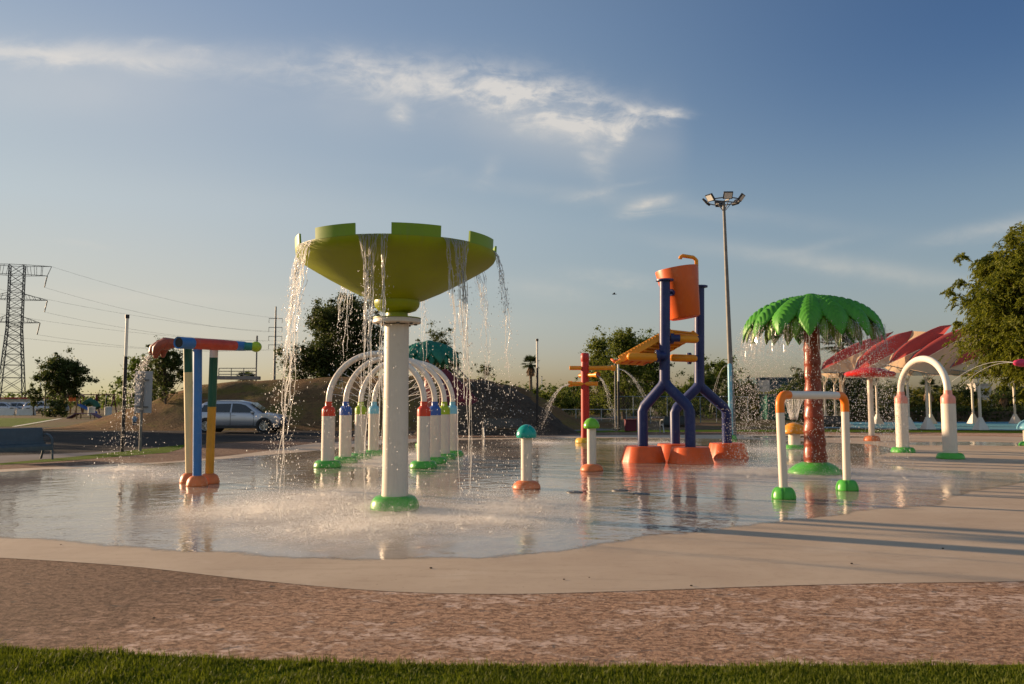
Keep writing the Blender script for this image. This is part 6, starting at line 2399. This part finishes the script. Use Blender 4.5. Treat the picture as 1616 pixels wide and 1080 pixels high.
# ------------------------------------------------------------------ distant left: barriers, playground
for i, (px, wd_) in enumerate(((12, 26), (42, 26))):
    p = ground_pt(px, 105)
    t = thing('barrier', ['white concrete barrier at the far left picture edge', 'white concrete barrier below the tower, second from the edge'][i], 'barrier', p, 0, 'white barriers by the pitch')
    w2 = wd_ * 105 / FPX / 2
    m = MB(); m.add([(-w2, -.4, 0), (w2, -.4, 0), (w2, .4, 0), (-w2, .4, 0), (-w2, -.2, .85), (w2, -.2, .85), (w2, .2, .85), (-w2, .2, .85)], [(0, 1, 5, 4), (2, 3, 7, 6), (4, 5, 6, 7), (1, 2, 6, 5), (3, 0, 4, 7)])
    m.build('block', CONC_W, t, smooth=False, bevel=.03)
pg = ground_pt(116, 112)
t = thing('play_tower', 'distant playground tower with yellow roof, orange panel and blue slide', 'playground', pg)
sc_ = 112 / FPX
m = MB()
for x in (-.9, .9):
    for y in (-.9, .9):
        m.beam((x, y, 0), (x, y, 2.5), .14)
m.build('posts', WOODY, t)
m = MB(); m.box((0, 0, 1.2), (2.0, 2.0, .12)); m.build('deck', WOODY, t)
m = MB(); m.lathe([(1.6, 2.5), (0, 3.4)], 4, (0, 0, 0), Matrix.Rotation(R(45), 3, 'Z')); m.build('roof', mat('brown_roof', (.22, .1, .05), .7), t, smooth=False)
m = MB(); m.box((.3, -1.0, 2.25), (1.0, .08, .8)); m.build('panel', ORANGE, t)
m = MB(); m.beam((.9, -.4, 1.3), (3.4, -.4, .15), .7, .1); m.beam((.9, -.75, 1.42), (3.4, -.75, .27), .06, .22); m.beam((.9, -.05, 1.42), (3.4, -.05, .27), .06, .22); m.build('slide', SLIDE_B, t, smooth=False)
m = MB(); m.tube([(1.2, .5, 1.4), (2.0, .6, 1.9), (2.8, .5, 1.5), (3.2, .4, .9)], .45, 12); m.build('tube_slide', DGREEN, t)
m = MB()
for k in range(7):
    m.beam((-1.0 - .35 * k, -.6, 0), (-1.0 - .12 * k, -.3, 2.6 - .2 * k), .12)
m.build('climbing_bars', mat('yellow_bars', (.5, .34, .04), .5, .15), t)
p = ground_pt(152, 120)
t = thing('swing_frame', 'distant brown swing frame right of the playground', 'swing', p)
m = MB()
for x in (-2.6, 0, 2.6):
    for y in (-1, 1):
        m.beam((x, y, 0), (x, 0, 2.8), .13)
m.build('legs', MAROON, t, smooth=False)
m = MB(); m.beam((-2.8, 0, 2.85), (2.8, 0, 2.85), .15); m.build('beam', MAROON, t, smooth=False)
for x in (-1.6, -1.0, 1.0, 1.6):
    m = MB(); m.beam((x - .18, 0, .6), (x - .18, 0, 2.78), .02); m.beam((x + .18, 0, .6), (x + .18, 0, 2.78), .02); m.box((x, 0, .58), (.42, .2, .05)); m.build('swing_seat', CARD, t, smooth=False)
for i, (px, wd_) in enumerate(((145, 1.0), (171, .95))):
    p = ground_pt(px, 105)
    t = thing('bin', ['white bin between the playground and the swings', 'white bin beside the distant lamp post'][i], 'bin', p, 0, 'white bins near the playground')
    m = MB(); m.lathe([(.42, 0), (.45, 1.0)], 18); m.build('body', CONC_W, t)
    m = MB(); m.lathe([(.48, 1.0), (.48, 1.07), (.2, 1.12), (0, 1.13)], 18); m.build('lid', CONC_W, t)
p = at(135, 661)
t = thing('balance_ramp', 'low purple and brown balance ramp on the dirt beside the pitch', 'play ramp', p)
w2 = 1.25
m = MB(); m.add([(-w2 * 1.3, -.5, 0), (-w2 * .6, -.5, .5), (w2 * .6, -.5, .5), (w2 * 1.3, -.5, 0), (-w2 * 1.3, .5, 0), (-w2 * .6, .5, .5), (w2 * .6, .5, .5), (w2 * 1.3, .5, 0)], [(0, 4, 5, 1), (1, 5, 6, 2), (2, 6, 7, 3)])
o = m.build('ramp', mat('purple_board', (.13, .06, .10), .6), t, smooth=False); so = o.modifiers.new('thick', 'SOLIDIFY'); so.thickness = .08
m = MB()
for x in (-.7, .7):
    for y in (-.4, .4):
        m.beam((x, y, 0), (x, y, .45), .08)
m.build('legs', WOODY, t)
p = ground_pt(98, 170)
t = thing('red_roofed_house', 'tiny far house with a low red roof left of the round tree', 'building', Vector((atd(40, 640, 170).x, 170, 0)))
m = MB(); m.box((0, 0, 1.2), (9, 5, 2.4)); m.build('wall', CONC, t, smooth=False)
m = MB(); m.box((0, 0, 2.6), (9.6, 5.6, .3)); m.build('roof', mat('far_red_roof', (.35, .06, .05), .7), t, smooth=False)
# bird
pbd = atd(969, 464.5, 60)
t = thing('bird', 'tiny dark bird gliding in the sky left of the bucket', 'bird', pbd)
m = MB(); m.tube([(-.16, 0, .0), (0, 0, .01), (.2, 0, .0)], [.012, .05, .012], 8); m.build('body', BIRD, t)
for s in (-1, 1):
    m = MB(); m.add([(-.06, 0, .02), (.08, 0, .02), (.05, s * .18, .09), (-.04, s * .20, .09), (-.05, s * .36, .05)], [(0, 1, 2, 3), (3, 2, 4)]); o = m.build('wing', BIRD, t, smooth=False); so = o.modifiers.new('thick', 'SOLIDIFY'); so.thickness = .008

# pebbles and leaf litter on the dry pad
sp_px = [(243, 976), (680, 897), (96, 860), (976, 853), (1344, 890), (890, 915), (1488, 866), (1091, 925), (930, 912), (1020, 896), (300, 840), (1290, 870), (1440, 842)]
for i, (x, y) in enumerate(sp_px[:9]):
    q = at(x, y)
    m = MB(); m.sphere((0, 0, .004), .010 * random.uniform(.6, 1.2), 8, (1.3, .9, .6))
    o = m.build('pebble', mat('dark_pebble', (.06, .045, .035), .9, .3), None, loc=(q.x, q.y, 0.0))
    tag(o, 'small dark pebble lying on the dry pad or deck', 'pebble', 'loose pebbles')

# flat floor nozzles in the film of water
for i, ((x, y), lab) in enumerate((((907, 777), 'round dark floor nozzle in the water right of the teal-capped post'), ((978, 774), 'round dark floor nozzle in the water below the leftmost orange foot'), ((1012, 780), 'small dark floor nozzle in the water, the one nearest the bucket tower'))):
    q = at(x, y)
    t = thing('floor_nozzle', lab, 'floor nozzle', (q.x, q.y, 0), 0, 'floor nozzles set in the pad')
    m = MB(); m.lathe([(.15, -.004), (.15, .010), (.135, .014), (0, .014)], 28); m.build('plate', STEEL_D, t)
    m = MB(); m.lathe([(.035, .0142), (.03, .022), (0, .022)], 14); m.build('jet_head', STEEL, t)
